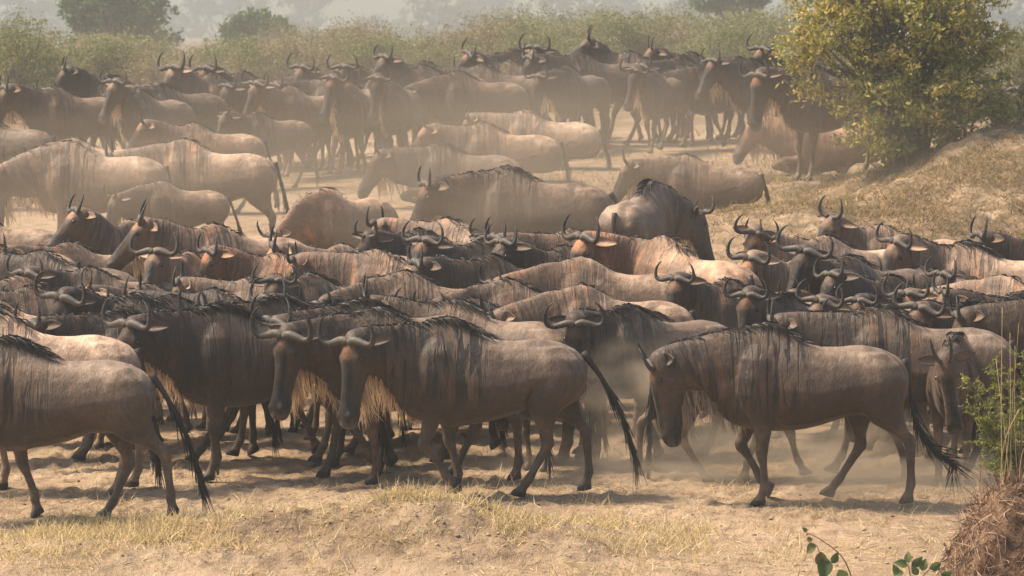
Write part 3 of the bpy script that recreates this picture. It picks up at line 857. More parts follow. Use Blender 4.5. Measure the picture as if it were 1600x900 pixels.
def limbs(base, targets, r0, seed, n_main=4, fork=.45):
    r = np.random.default_rng(seed); parts = []
    base = np.array(base, float); T = np.array(targets)
    mains = T[r.choice(len(T), min(n_main, len(T)), replace=False)]
    forks = []
    for m in mains:
        f = base + (m-base)*fork + r.normal(0, .05, 3)*np.linalg.norm(m-base)
        p = catmull([base, base+(f-base)*.5+r.normal(0, .04, 3)*np.linalg.norm(f-base), f, m], 4)
        parts.append(tube(p, np.linspace(r0, r0*.18, len(p)), 6)); forks.append((f, p))
    for t in T:
        k = int(np.argmin([np.linalg.norm(t-f[0]) for f in forks])); f = forks[k][0]
        mid = (f+t)/2 + r.normal(0, .08, 3)*np.linalg.norm(t-f)
        p = catmull([f, mid, t], 3); parts.append(tube(p, np.linspace(r0*.32, r0*.06, len(p)), 5))
    return merge(parts)
def tree(name, label, cat, loc, lobes, n, leaf, lmat, r0, seed, group=None, nb=30, trunk_name='trunk', crown_name='crown', roots=1, shell=.55):
    root = empty(name, loc); tag(root, label, cat, group)
    V, F, C = leaf_cloud(n, lobes, leaf, seed, shell)
    r = np.random.default_rng(seed); T = C[r.choice(len(C), min(nb, len(C)), replace=False)]
    parts = []
    for k in range(roots):
        b = (r.normal(0, .12)*(roots > 1), r.normal(0, .12)*(roots > 1), -.1)
        parts.append(limbs(b, T[k::roots], r0, seed+k))
    bv, bf = merge(parts)
    mesh_obj(trunk_name, bv, bf, [M_BARK], root)
    mesh_obj(crown_name, V, F, [lmat], root, smooth=False)
    return root
def gpos(px, D, sink=.05):
    p = unproj(px, 100, D); return Vector((p.x, D, float(ground_z(p.x, D))-sink))
def zc(py, D): return unproj(800, py, D).z

# the big bush on the bank: lobes given around its foot
gb = gpos(1430, 51.0)
def lb(px, py, rx, rz, ry=1.2, dy=0.0):
    p = unproj(px, py, 51.0); return (p.x-gb.x, dy, p.z-gb.z, rx, ry, rz)
bush_lobes = [lb(1420, 60, 1.05, .85), lb(1290, 45, .60, .50, .8, -.2), lb(1530, 110, .62, .75, .9), lb(1400, 160, .85, .45, .9, -.3), lb(1245, 95, .28, .32, .4, -.3), lb(1260, 140, .22, .25, .3, -.4), lb(1480, -40, .9, .8), lb(1330, -30, .8, .7),
              lb(1560, 185, .38, .35, .6), lb(1340, 205, .42, .28, .6, -.5), lb(1400, 225, .5, .2, .5, -.6), lb(1450, 150, .7, .4, .5, -.7), lb(1480, 205, .35, .25, .5, -.3), lb(1265, 200, .10, .12, .2, -.5)]
tree('leafy_bush', 'large yellow-green leafy bush on top of the grassy bank', 'bush', gb, bush_lobes, 32000, .038, M_LEAF_BUSH, .05, 211, nb=230, trunk_name='stems', crown_name='foliage', roots=5, shell=.3)

# scrub thicket behind the herd: a few bush shapes, copied
def scrub(name, lmat, seed, label, n=15000):
    r = np.random.default_rng(seed)
    lobes = [(r.normal(0, .55), r.normal(0, .4), 1.1+r.random()*.7, .55+.35*r.random(), .55+.3*r.random(), .5+.3*r.random()) for _ in range(7)]
    lobes += [(r.normal(0, .8), r.normal(0, .4), .5, .6, .5, .5) for _ in range(3)]
    return tree(name, label, 'bush', (0, 0, 0), lobes, n, .028, lmat, .045, seed, 'scrub bushes behind the herd', nb=60, trunk_name='stems', crown_name='foliage', roots=4, shell=.2)
protos = [scrub('olive_bush', M_LEAF_OLIVE, 301, None), scrub('olive_bush', M_LEAF_OLIVE, 302, None), scrub('tan_bush', M_LEAF_TAN, 303, None), scrub('tan_bush', M_LEAF_TAN, 304, None), scrub('olive_bush', M_LEAF_OLIVE, 305, None)]
used = set()
def bush(pi, px, top, D, label, w=1.0):
    src = protos[pi]
    if pi in used:
        o = src.copy(); COL.objects.link(o)
        for ch in list(src.children):
            c = ch.copy(); COL.objects.link(c); c.parent = o
    else: o = src; used.add(pi)
    g = gpos(px, D, .0); h = (zc(top, D)-g.z)/2.35
    o.location = g; o.scale = (h*w, h*w, h); o.rotation_euler = (0, 0, random.uniform(0, 6.28)); o['label'] = label
BUSHES = [
 (0, 15, 9, 78, 'dark olive rounded bush at the left edge of the scrub', 1.1),
 (4, 75, 67, 84, 'low olive bush just right of the dark left-edge bush', 1.2),
 (2, 125, 49, 88, 'pale tan bush below the left side of the round green tree', 1.3),
 (1, 190, 51, 82, 'olive bush below the middle of the round green tree', 1.3),
 (3, 255, 61, 80, 'thin tan bush below the right side of the round green tree', 1.2),
 (0, 315, 51, 86, 'olive bush filling the gap between the two dark green trees', 1.3),
 (4, 370, 47, 82, 'olive bush below the left half of the small domed tree', 1.2),
 (2, 430, 45, 88, 'tan bush below the right half of the small domed tree', 1.2),
 (3, 490, 25, 84, 'tall tan bush right of the small domed tree', 1.0),
 (2, 545, 21, 90, 'tallest tan bush in the left half of the thicket', 1.0),
 (1, 600, 49, 82, 'olive bush right of the tallest tan bush', 1.2),
 (0, 655, 39, 88, 'olive bush behind the heads left of the centre', 1.2),
 (4, 705, 47, 82, 'low olive bush behind the raised horns at the centre', 1.2),
 (2, 760, 19, 86, 'brownish bush at the centre of the thicket', 1.1),
 (1, 815, 13, 90, 'high olive bush right of the brownish centre bush', 1.1),
 (0, 870, 17, 84, 'broad olive bush above the calf-like raised head', 1.1),
 (4, 930, 5, 90, 'tall olive bush behind the head raised highest in the back row', 1.1),
 (1, 990, 11, 86, 'tall olive bush behind the pale-browed wildebeest', 1.1),
 (3, 1045, 9, 92, 'pale bush between two tall olive bushes on the right', 1.1),
 (0, 1100, 15, 84, 'dense olive bush behind the dark broad bodies on the right', 1.1),
 (4, 1155, 5, 88, 'olive bush half behind the leafy bush on its left side', 1.1),
 (1, 1215, 9, 92, 'olive bush seen through the left edge of the leafy bush', 1.1),
 (2, 1290, 39, 90, 'tan bush mostly hidden by the leafy bush', 1.1),
 (0, 1590, 24, 86, 'olive bush at the right edge beyond the leafy bush', 1.1),
 (3, 1540, 49, 92, 'tan bush behind the right side of the leafy bush', 1.1),
]
for b_ in BUSHES: bush(*b_)
# filler scrub, further back and low: each its own bush
for i_, (px, top, D, lab) in enumerate([(50, 70, 104, 'farther olive bush behind the left-edge scrub'), (160, 62, 108, 'farther bush straight below the trunk of the round green tree'), (350, 60, 104, 'farther bush under the left rim of the small domed tree'),
        (460, 52, 106, 'farther bush at the right rim of the small domed tree'), (625, 56, 106, 'farther bush behind the low middle of the thicket'), (690, 52, 110, 'farther bush just left of the centre of the skyline'), (1130, 24, 108, 'farther bush below the dark tree near the top right')]):
    bush(i_ % 5, px, top, D, lab, 1.3)

for i_, (px, top, lab) in enumerate([(30, 62, 'rearmost scrub bush behind the far left of the back row'), (110, 58, 'rearmost scrub bush left of the round green tree'), (200, 60, 'rearmost scrub bush covering the foot of the round green tree'), (285, 62, 'rearmost scrub bush right of the foot of the round green tree'),
        (400, 58, 'rearmost scrub bush covering the foot of the small domed tree'), (500, 50, 'rearmost tan scrub bush under the hazy broad crown'), (580, 58, 'rearmost scrub bush below the bright sky gap'), (660, 55, 'rearmost scrub bush left of the middle of the skyline'), (735, 48, 'rearmost scrub bush right at the middle of the skyline'),
        (820, 38, 'rearmost scrub bush where the thicket starts to rise'), (905, 34, 'rearmost scrub bush over the stocky dark wildebeest'), (985, 30, 'rearmost scrub bush over the pale-browed wildebeest'), (1060, 26, 'rearmost scrub bush left below the dark top-right tree'), (1180, 24, 'rearmost scrub bush against the left side of the leafy bush')]):
    bush((i_*3+1) % 5, px, top-12, 120+(i_*7) % 13, lab, 1.5)

def crown(name, label, px, D, lobes_px, n, leaf, lmat, r0, seed, group=None):
    g = gpos(px, D)
    lobes = []
    for (x, y, rx, rz) in lobes_px:
        p = unproj(x, y, D); s = D/FPX
        lobes.append((p.x-g.x, 0, p.z-g.z, rx*s, min(rx, rz*1.4)*s, rz*s))
    return tree(name, label, 'tree', g, lobes, n, leaf, lmat, r0, seed, group, nb=40)
crown('round_tree', 'dark green tree with a broad lobed crown rising above the left scrub', 190, 135, [(150, 20, 58, 34), (215, 18, 62, 36), (185, -8, 70, 30), (120, 8, 28, 20), (255, 62, 32, 18), (190, 50, 50, 22), (165, 66, 55, 24), (225, 70, 45, 22)], 12000, .09, M_LEAF_DARK, .3, 401)
crown('domed_tree', 'small domed green tree standing right of the round tree', 405, 135, [(402, 42, 52, 26), (375, 50, 30, 18), (435, 50, 28, 18), (405, 66, 56, 18)], 7000, .085, M_LEAF_DARK, .16, 402)
crown('dark_tree', 'dark tree whose lower crown shows at the top right', 1140, 150, [(1140, -6, 50, 22), (1110, 4, 26, 14), (1175, 2, 30, 14)], 6000, .12, M_LEAF_DARK, .2, 403)
FAR = [(15, 5, 85, 55, 'far hazy tree at the top left corner'), (100, 15, 60, 50, 'far hazy tree just left of the round green tree'), (310, 25, 70, 50, 'far hazy tree between the two dark green trees'), (390, 5, 60, 45, 'far hazy tree above the small domed tree'),
       (480, 22, 62, 55, 'far hazy tree with a broad crown left of the bright sky gap'), (603, 24, 56, 52, 'far hazy tree just right of the bright sky gap'), (690, 28, 66, 50, 'far hazy broad tree above the centre of the scrub'),
       (775, 26, 60, 50, 'far hazy tree right of the broad far one'), (880, 18, 70, 50, 'far hazy tree over the right half of the scrub'), (970, 14, 66, 50, 'far hazy tree left of the dark top-right tree'), (1060, 10, 66, 50, 'far hazy tree beside the dark top-right tree'),
       (1190, 10, 80, 50, 'far hazy tree near the left edge of the leafy bush'), (1580, 14, 70, 50, 'far hazy tree at the top right corner'), (1500, 14, 60, 50, 'far hazy tree glimpsed behind the leafy bush'),
       (220, 20, 80, 50, 'far hazy tree directly behind the round green tree'), (548, 62, 50, 22, 'low far hazy tree under the bright sky gap'), (1290, 20, 80, 50, 'far hazy tree hidden by the crown of the leafy bush')]
for i_, (x, y, rx, rz, lab) in enumerate(FAR):
    rr_ = random.Random(500+i_); lo = []
    for _ in range(8): lo.append((x+rr_.uniform(-.7, .7)*rx, y+rr_.uniform(-.7, .8)*rz, rx*rr_.uniform(.35, .55), rz*rr_.uniform(.35, .5)))
    for _ in range(4): lo.append((x+rr_.uniform(-.9, .9)*rx, 74, rx*.5, 20))
    crown('woodland_tree', lab, x, 600+rr_.uniform(0, 140), lo, 5200, .42, M_LEAF_FAR,   .6, 520+i_, 'far woodland trees')
# ------------------------------------------------------------------ near things at the right edge and bottom
def root_mound():
    D = 25.2; c = unproj(1590, 905, D)
    n1, n2 = 60, 36; V = []; F = []
    gz = float(ground_z(c.x, D))
    top = unproj(1590, 748, D).z-gz
    r = np.random.default_rng(5)
    for i in range(n2+1):
        v = i/n2
        for j in range(n1):
            a = 2*math.pi*j/n1
            prof = (math.cos(v*math.pi/2))**.75
            nz = 1+.22*float(fbm(np.array([math.cos(a)*1.7+3]), np.array([math.sin(a)*1.7+v*3]), 4, 7)[0])
            V.append((math.cos(a)*.56*prof*nz, math.sin(a)*.5*prof*nz, top*math.sin(v*math.pi/2)**1.0*(1+.10*float(fbm(np.array([a*2.]), np.array([v*5.]), 3, 9)[0])) - .05))
    for i in range(n2):
        for j in range(n1):
            F.append((i*n1+j, i*n1+(j+1) % n1, (i+1)*n1+(j+1) % n1, (i+1)*n1+j))
    root = empty('root_mound', (c.x+.06, D, gz)); tag(root, 'brown mound of matted roots and dead stems at the bottom right corner', 'mound')
    k = NT('matted_root_earth'); tc = k.t.nodes.new('ShaderNodeTexCoord'); n = k.noise(tc.outputs['Object'], 14, 6, .7)
    k.bump(n, 1, .05); m = k.out(k.mix(k.ramp(n, .35, .65), (.09, .052, .034), (.25, .155, .10)), .95, .05)
    mesh_obj('earth', V, F, [m], root)
    V = np.array(V); idx = r.integers(0, len(V)-n1, 3400)
    P0 = V[idx]; nrm = P0*np.array((1, 1, .6)); nrm /= np.linalg.norm(nrm, axis=1, keepdims=True)+1e-6
    d = np.cross(nrm, np.array((0, 0, 1.0))); d = d*r.normal(0, .7, (len(d), 1)) + nrm*.22 + np.array((0, 0, -1))*r.normal(.5, .7, (len(d), 1))
    ch = strands(P0+nrm*.004, d, .06+.14*r.random(len(d)), .004, 5, .22, .15, 6)
    rv, rf = ribbons(ch, .0065, 8, .5)
    mesh_obj('roots', rv, rf, [hair_material('dead_roots', (.12, .07, .045), (.36, .24, .16), .85)], root)
root_mound()

def thorn_shrub():
    D = 25.5; g = gpos(1588, D)
    root = empty('thorny_shrub', g); tag(root, 'bright green feathery thorn shrub growing above the root mound at the right edge', 'shrub')
    r = np.random.default_rng(12); parts = []; LV = []; 
    def P(px, py, dy=0): 
        q = unproj(px, py, D+dy); return np.array(q)-np.array(g)
    tips = [(1512, 592), (1520, 640), (1530, 690), (1545, 610), (1560, 660), (1548, 730), (1575, 585), (1590, 640), (1598, 560), (1570, 735), (1600, 700), (1535, 655), (1552, 570), (1618, 600), (1625, 660), (1640, 720), (1580, 700), (1595, 735)]
    for i, (x, y) in enumerate(tips):
        t = P(x, y, r.normal(0, .15)); b = P(1590+r.normal(0, 8), 800, 0)
        mid = b*.45+t*.55+np.array((.03, 0, .08)); c = catmull([b, mid, t], 6)
        parts.append(tube(c, np.linspace(.007, .0018, len(c)), 5))
        for q in range(4, len(c)):
            for _ in range(3):
                dr = np.array((r.normal(-.3, .8), r.normal(0, .7), r.normal(.2, .5))); dr /= np.linalg.norm(dr)
                L = .05+.06*r.random(); tw = [c[q], c[q]+dr*L]
                parts.append(tube(tw, [.0015, .0008], 4))
                for s in np.linspace(.15, 1, 9):
                    for k in range(2):
                        LV.append((c[q]+dr*L*s, dr))
    v, f = merge(parts); mesh_obj('stems', v, f, [M_BARK], root)
    C = np.array([a for a, b in LV]); n = len(C)
    a = r.normal(0, 1, (n, 3)); a /= np.linalg.norm(a, axis=1, keepdims=True); b = np.cross(a, r.normal(0, 1, (n, 3))); b /= np.linalg.norm(b, axis=1, keepdims=True)
    s = .011*(.6+.7*r.random((n, 1))); C = C+a*s
    V = np.stack([C-a*s, C+b*s*.4, C+a*s, C-b*s*.4], 1).reshape(-1, 3)
    mesh_obj('foliage', V, np.arange(n*4).reshape(-1, 4), [leaf_mat('bright_thorn_leaves', (.12, .15, .03), (.25, .26, .05), (.36, .31, .09), .4)], root, smooth=False)
    # tall bare straw stalks standing through it
    st = []
    for (x0, y0, x1, y1) in [(1572, 880, 1566, 480), (1590, 880, 1592, 505), (1562, 800, 1578, 520), (1604, 860, 1586, 540), (1577, 900, 1556, 560)]:
        a_, b_ = P(x0, y0, -.3), P(x1, y1, -.25); m_ = (a_+b_)/2+np.array((.03*r.normal(), 0, .0)); c = catmull([a_, m_, b_], 5)
        st.append(tube(c, np.linspace(.0032, .0014, len(c)), 5))
    for (pts) in [[(1592, 640), (1570, 690), (1564, 750), (1570, 830), (1566, 900)], [(1598, 770), (1572, 782), (1560, 830), (1574, 900)]]:
        c = catmull([P(x, y, -.45) for x, y in pts], 5); st.append(tube(c, np.linspace(.0035, .003, len(c)), 5))
    v, f = merge(st); mesh_obj('dry_stalks', v, f, [straw('dry_stalk', (.45, .34, .19), (.6, .48, .30))], root)
thorn_shrub()
def sprig(name, label, stems, leaves, D, seed):
    g = gpos(stems[0][0][0], D); root = empty(name, g); tag(root, label, 'seedling'); r = np.random.default_rng(seed)
    P = lambda px, py, dy=0: np.array(unproj(px, py, D+dy))-np.array(g)
    parts = []
    for s in stems:
        c = catmull([P(*q) for q in s], 5); parts.append(tube(c, np.linspace(.005, .0025, len(c)), 6))
    v, f = merge(parts); mesh_obj('stem', v, f, [bark('reddish_twig', (.16, .08, .05), (.30, .17, .11))], root)
    LV = []; LF = []
    for (x, y, ang, L, tone) in leaves:
        o = P(x, y); a = R(ang); ax = np.array((math.cos(a), r.normal(0, .25), math.sin(a))); ax /= np.linalg.norm(ax)
        wd = np.cross(ax, np.array((r.normal(0, .3), -1, r.normal(.2, .3)))); wd /= np.linalg.norm(wd); nn = np.cross(wd, ax)
        b = len(LV); L = L*.74/FPX*D; N = 8
        for i in range(N+1):
            t = i/N; w = L*.33*math.sin(math.pi*t**.8)+.0008; droop = nn*(-.25*L*t*t)
            for q in (-1, -.5, 0, .5, 1): LV.append(o+ax*L*t+wd*w*q+droop+nn*(abs(q)*.14*L*math.sin(math.pi*t)))
        for i in range(N):
            for j in range(4): LF.append((b+i*5+j, b+i*5+j+1, b+(i+1)*5+j+1, b+(i+1)*5+j))
    mesh_obj('leaves', LV, LF, [leaf_mat('seedling_leaves', (.07, .11, .035), (.12, .155, .05), (.16, .10, .05), .35)], root)
sprig('seedling', 'thin reddish twig with a few drooping green leaves at the bottom edge', [[(1345, 960), (1322, 880), (1285, 845), (1255, 830)], [(1300, 960), (1290, 890), (1276, 852)]],
      [(1276, 852, 215, 34, 0), (1282, 862, 275, 40, 0), (1292, 872, 255, 50, 0), (1270, 842, 200, 20, 0), (1262, 830, 150, 14, 0), (1300, 880, 60, 26, 0), (1310, 890, 300, 40, 0)], 24.6, 3)
sprig('seedling', 'low rosette of brownish green leaves at the bottom edge left of the mound', [[(1425, 960), (1422, 900), (1418, 880)], [(1425, 960), (1440, 905), (1458, 885)]],
      [(1418, 884, 160, 30, 0), (1420, 880, 95, 26, 0), (1424, 884, 35, 30, 0), (1440, 892, 70, 28, 0), (1452, 888, 20, 30, 0), (1412, 896, 190, 28, 0), (1435, 898, 130, 24, 0), (1402, 898, 110, 24, 0), (1460, 892, 60, 24, 0), (1470, 898, 10, 26, 0)], 24.6, 4)
# a dung lump / stone on the trodden ground
def stone():
    g = unproj(1020, 741, 31.6); z = float(ground_z(g.x, 31.6)); bm = bmesh.new(); bmesh.ops.create_icosphere(bm, subdivisions=3, radius=1)
    V = np.array([v.co[:] for v in bm.verts]); F = [[v.index for v in f.verts] for f in bm.faces]; bm.free()
    V = V*(1+.5*fbm(V[:, 0]*1.5+V[:, 2], V[:, 1]*1.5-V[:, 2], 3, 2))[:, None]*np.array((.06, .045, .026))
    k = NT('brown_stone'); o = mesh_obj('stone', V, F, [k.out((.17, .12, .085), .9, .1)]); o.location = (g.x, 31.6, z+.02)
    tag(o, 'small flat brown stone on the bare ground between the two walking wildebeest', 'stone')
stone()
# ------------------------------------------------------------------ the herd (withers pixel, heading, label, pose)
def W(px, py, heading, label, **k):
    # the crowd behind the front row jostles: small individual turns, sizes and neck carriage
    r = random.Random(label)
    if py < 475 and k.get('legs') is None:
        heading += r.uniform(-20, 30)
        if k.get('lift', 0) > -16: k['lift'] = k.get('lift', 0)+r.uniform(4, 18)
        k['size'] = k.get('size', 1.0)*r.uniform(.85, .95)
        if k.get('gaze') is None and r.random() < .55: k['gaze'] = heading + r.uniform(5, 60)
    if py < 165 and k.get('legs') is None: k['size'] *= 1.09
    return wildebeest(px, py, heading, label, **k)
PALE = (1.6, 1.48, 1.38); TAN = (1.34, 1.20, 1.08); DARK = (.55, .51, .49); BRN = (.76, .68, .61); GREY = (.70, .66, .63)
# --- front row
W(8, 540, 180, 'large wildebeest cut by the left edge, nearest of all to the camera', D=29.2, legs='walkc', tail=(0, 8), tone=GREY, lift=-5, mane=.9, bars=.9)
W(690, 508, 183, 'foremost walking wildebeest with an orange brow, blond beard and tail swung far back', gaze=232, D=30.2, legs='walkb', tail=(0, 17), lift=-4, nose=15, tone=GREY, horn='wide', mane=.55, bars=1.0)
W(583, 512, 183, 'wildebeest with a pinkish long face walking half hidden beyond the orange-browed one', gaze=236, D=31.0, legs='walka', tail=(0, 4), lift=-8, nose=14, tone=BRN, horn='wide')
W(1190, 503, 180, 'walking wildebeest at the right with its head held low and a swirling tail', D=30.0, legs='walka', beard='grey', tail=(0, -4, 62), lift=-17, nose=28, tone=(.62, .58, .55), size=1.0, mane=.45, bars=1.0)
W(340, 484, 200, 'very dark wildebeest with shaggy black neck behind the rump at the left edge', gaze=228, D=31.0, legs='standb', tail=(0, 0), lift=-4, nose=6, tone=(.42, .38, .37), mane=1.0, horn='wide')
W(975, 482, 205, 'wildebeest looking straight at the camera with cream chevron brow and blond beard', gaze=262, D=32.2, legs='walkd', tail=(0, 4), lift=2, nose=20, tone=DARK, size=.93, horn='wide')
W(1365, 483, 180, 'wildebeest walking behind the low-headed one, a long black mane down its shoulder', D=31.2, legs='walkd', tail=(0, 4), lift=-4, nose=4, tone=GREY)
W(1490, 530, 256, 'young wildebeest with upright spike horns facing the camera near the right edge', gaze=262, D=31.0, legs='stand', tail=(0, 4), lift=-6, nose=22, tone=BRN, size=.86, horn='spike', beard='short')
W(1655, 500, 182, 'wildebeest entering at the right edge behind the tall dry stalks', D=31.9, legs='standb', lift=-10, nose=10, tone=BRN)
W(1205, 560, 2, 'wildebeest hidden behind the low-headed walker with its legs striding under that belly', D=31.2, legs='walkc', lift=-26, nose=14, tone=BRN, size=.86, tail=(0, -16), beard='short', horn='young')
W(835, 560, 232, 'calf with thin straight horns behind the rump of the orange-browed walker', D=31.6, legs='stand', lift=-8, nose=12, tone=BRN, size=.72, horn='spike', beard='short', gaze=262)
# --- left block behind the front row
W(-5, 500, 180, 'pale-backed wildebeest directly behind the big one at the left edge', D=30.4, legs='standb', tone=PALE, tail=(0, 2))
W(186, 500, 194, 'wildebeest with a grey horn boss and shaggy neck just above the left-edge rump', gaze=212, D=31.8, lift=-4, nose=2, tone=DARK, size=.93)
W(205, 456, 206, 'wildebeest with a black face and tall horns turned to the camera above the left-edge rump', gaze=240, D=32.7, tone=DARK, lift=4, nose=16, horn='wide')
W(-30, 468, 180, 'pale rump at the left edge, second back above the big walker', D=31.9, tone=PALE)
W(-15, 440, 176, 'wildebeest at the left edge, third back above the big walker', D=32.8, tone=TAN)
W(45, 425, 180, 'wildebeest with a dark hanging mane and tan side in the left edge crowd', D=33.6, tone=TAN, lift=-6)
W(25, 403, 178, 'wildebeest with a long smooth pale rump in the left edge crowd', D=34.5, tone=PALE, lift=-8)
W(60, 372, 180, 'wildebeest with a bushy black crest lying along its neck at the left edge', D=36.1, tone=DARK, lift=-10, nose=6)
W(-35, 342, 180, 'wildebeest whose short tan rump sticks in at the left edge', D=37.6, tone=TAN)
W(-40, 303, 182, 'wildebeest whose big brown rump sticks in highest at the left edge', D=40.0, tone=TAN, tail=(0, 2))
W(200, 326, 205, 'wildebeest with bold neck stripes at the left rear of the near crowd', gaze=200, D=39.0, tone=TAN, lift=8, nose=-6, beard='dark')
W(330, 341, 205, 'wildebeest with curled horns looking left, just right of the bold-striped one', gaze=186, D=38.0, tone=TAN, lift=4, nose=-8)
W(292, 372, 226, 'wildebeest with wide curly horns and a hairy striped neck above the dark backs', gaze=246, D=36.3, tone=TAN, lift=6, nose=0, horn='wide')
W(228, 398, 214, 'two-tone calf-like wildebeest with close-set horns among the dark necks', gaze=210, D=35.0, tone=TAN, lift=-2, nose=-10, size=.9, horn='young', beard='short')
W(262, 434, 204, 'wildebeest with a grey rounded horn boss and head lowered among dark necks', gaze=220, D=33.3, tone=DARK, lift=-4, nose=4)
W(330, 430, 184, 'nearly black wildebeest back in the middle of the left crowd', D=33.7, tone=DARK, lift=-12)
W(425, 478, 214, 'brown young wildebeest with spike horns and an orange-lined ear above the dark shaggy one', gaze=232, D=32.1, tone=BRN, size=.97, horn='young', lift=-2, nose=6)
W(432, 368, 178, 'orange-tan wildebeest with a black face, left of the centre of the crowd', gaze=210, D=36.4, tone=(1.5, 1.15, .95), lift=0, nose=6, beard='dark', size=1.0)
W(530, 355, 192, 'wildebeest with a gleaming white back and striped shoulder', gaze=188, D=37.2, tone=(1.9, 1.8, 1.72), lift=-6, nose=0)
W(585, 377, 183, 'tan wildebeest standing directly below the white-backed one', D=35.9, tone=TAN, lift=-12, nose=8)
W(515, 444, 206, 'wildebeest with dark head and shining horns left of the long smooth backs', gaze=226, D=33.0, tone=DARK, lift=2, nose=2)
W(630, 416, 182, 'wildebeest with an arched brown shoulder and long pale back at the centre left', D=34.2, tone=TAN, lift=-18, nose=16)
W(560, 494, 204, 'wildebeest whose grey horn boss shows just above the pink-faced walker', gaze=222, D=31.8, tone=DARK, lift=-8, nose=0, size=.99)
W(708, 467, 181, 'young wildebeest with spike horns just above the back of the orange-browed walker', gaze=186, D=32.3, tone=BRN, lift=-4, nose=-4, horn='young', beard='short')
W(652, 345, 190, 'wildebeest with a black face and upright black horns in front of the dusty clearing', gaze=248, D=38.3, tone=DARK, lift=0, nose=12, horn='young')
W(695, 338, 180, 'pale-backed wildebeest at the rear edge of the crowd below the big walking bull', D=38.9, tone=PALE, lift=-12, nose=8)
W(742, 366, 220, 'dark wildebeest with a muddled black head left of the centre', gaze=238, D=36.6, tone=DARK, lift=2, nose=0)
W(765, 386, 206, 'dark brown wildebeest with a grey blunt horn boss near the centre', gaze=196, D=35.4, tone=BRN, lift=-10, nose=4)
W(788, 410, 181, 'tan wildebeest with a long level back just right of the centre', D=34.2, tone=TAN, lift=-16, nose=12)
W(888, 357, 182, 'wildebeest with a fringe of black hair hanging over its shoulder at the centre', D=37.4, tone=TAN, lift=-8, nose=0)
W(880, 386, 212, 'wildebeest with a curved white-tipped horn and black neck crest at the centre', gaze=222, D=36.1, tone=DARK, lift=2, nose=-2)
W(905, 410, 182, 'wildebeest with a smooth lit rump beside the big tan one seen from behind', D=34.9, tone=TAN, lift=-16, nose=10)
W(905, 433, 182, 'wildebeest with a dark arched shoulder right above the camera-facing one', D=33.5, tone=TAN, lift=-20, nose=14)
W(1035, 372, 130, 'large tan wildebeest seen from behind with its head turned back over its shoulder', gaze=218, D=35.6, tone=(1.45, 1.2, 1.02), lift=4, nose=0, legs='stand', size=1.05)
# --- right block
W(1208, 352, 212, 'wildebeest looking at the camera with one long ear out, left of the right-hand crowd', gaze=262, D=37.6, tone=TAN, lift=4, nose=20, beard='dark')
W(1250, 388, 208, 'wildebeest with white-striped neck and tan face in the right-hand crowd', gaze=236, D=35.9, tone=PALE, lift=0, nose=14)
W(1285, 353, 178, 'wildebeest with a long clean whitish back at the rear of the right-hand crowd', D=37.4, tone=(1.8, 1.72, 1.66), lift=-10, nose=6)
W(1320, 385, 202, 'massive wildebeest with the widest ringed horns and a tan woolly brow', gaze=246, D=35.2, tone=DARK, lift=4, nose=8, horn='wide', size=1.04)
W(1385, 398, 190, 'dark wildebeest with vertical neck streaks right of the widest-horned one', gaze=212, D=34.6, tone=DARK, lift=2, nose=4)
W(1470, 424, 216, 'wildebeest with pale bars on its neck and a white mark by the eye', gaze=240, D=33.9, tone=TAN, lift=-2, nose=4, size=.97)
W(1372, 348, 184, 'small tan wildebeest behind the whitish back', D=38.6, tone=TAN, lift=4, size=.95, horn='young')
W(1505, 372, 158, 'wildebeest with a black face and broad horns, its pale rump sloping to the right edge', gaze=222, D=36.4, tone=PALE, lift=6, nose=8, size=1.03, mane=.9)
W(1345, 447, 188, 'wildebeest with a hairy tan neck and U-shaped horns facing the camera', gaze=246, D=33.0, tone=TAN, lift=4, nose=6)
W(1222, 438, 206, 'wildebeest with a long black face above the hump of the low-headed walker', gaze=246, D=33.2, tone=DARK, lift=2, nose=16)
W(1510, 466, 212, 'brown wildebeest with curled horns behind the spike-horned young one', gaze=240, D=32.5, tone=BRN, lift=0, nose=2)
W(1590, 452, 186, 'wildebeest with head raised between brown backs at the right edge', gaze=204, D=33.1, tone=BRN, lift=2, nose=0, horn='young')
W(1560, 440, 178, 'smooth pale back at the right edge above the brown curled-horned one', D=34.3, tone=PALE, lift=-16)
W(1640, 395, 182, 'wildebeest poking in at the right edge below the grassy bank', D=36.8, tone=BRN)
W(1420, 472, 182, 'tan wildebeest with a smooth back behind the black-maned walker', D=32.3, tone=TAN, lift=-14, nose=6, size=.98)
# --- clearing
W(508, 277, 226, 'tan wildebeest grazing alone in the dusty clearing', gaze=206, D=42.4, tone=(1.45, 1.25, 1.1), lift=-46, nose=12, legs='standb', size=.88, beard='short', mane=.1, bars=0)
W(788, 266, 180, 'big dusty bull walking left across the middle of the clearing', gaze=196, D=42.6, tone=BRN, lift=-12, nose=-2, legs='walkc', size=1.05, tail=(0, 14))
W(1016, 286, 68, 'dark-humped wildebeest turned away to the right with head down in the clearing', gaze=20, D=41.6, tone=(.9, .84, .8), mane=.9, lift=-34, nose=6, legs='stand', size=.98)
W(1068, 243, 180, 'tan wildebeest resting on the ground in front of the grassy bank', D=50.6, tone=TAN, legs='lie', lift=-6, nose=0, horn='young', size=.92)
W(1262, 222, 186, 'tan wildebeest lying below the legs of the tall one beside the leafy bush', gaze=170, D=55.2, tone=(1.5, 1.2, 1.0), legs='lie', lift=-2, nose=0)
W(1262, 116, 212, 'tall shaggy wildebeest standing beside the leafy bush with a rusty beard', gaze=222, D=53.4, tone=BRN, legs='stand', lift=0, nose=16, size=1.14)
W(685, 235, 182, 'dusty brown wildebeest resting on the ground left of the centre', D=52.2, tone=BRN, legs='lie', lift=-8, nose=-4, horn='young')
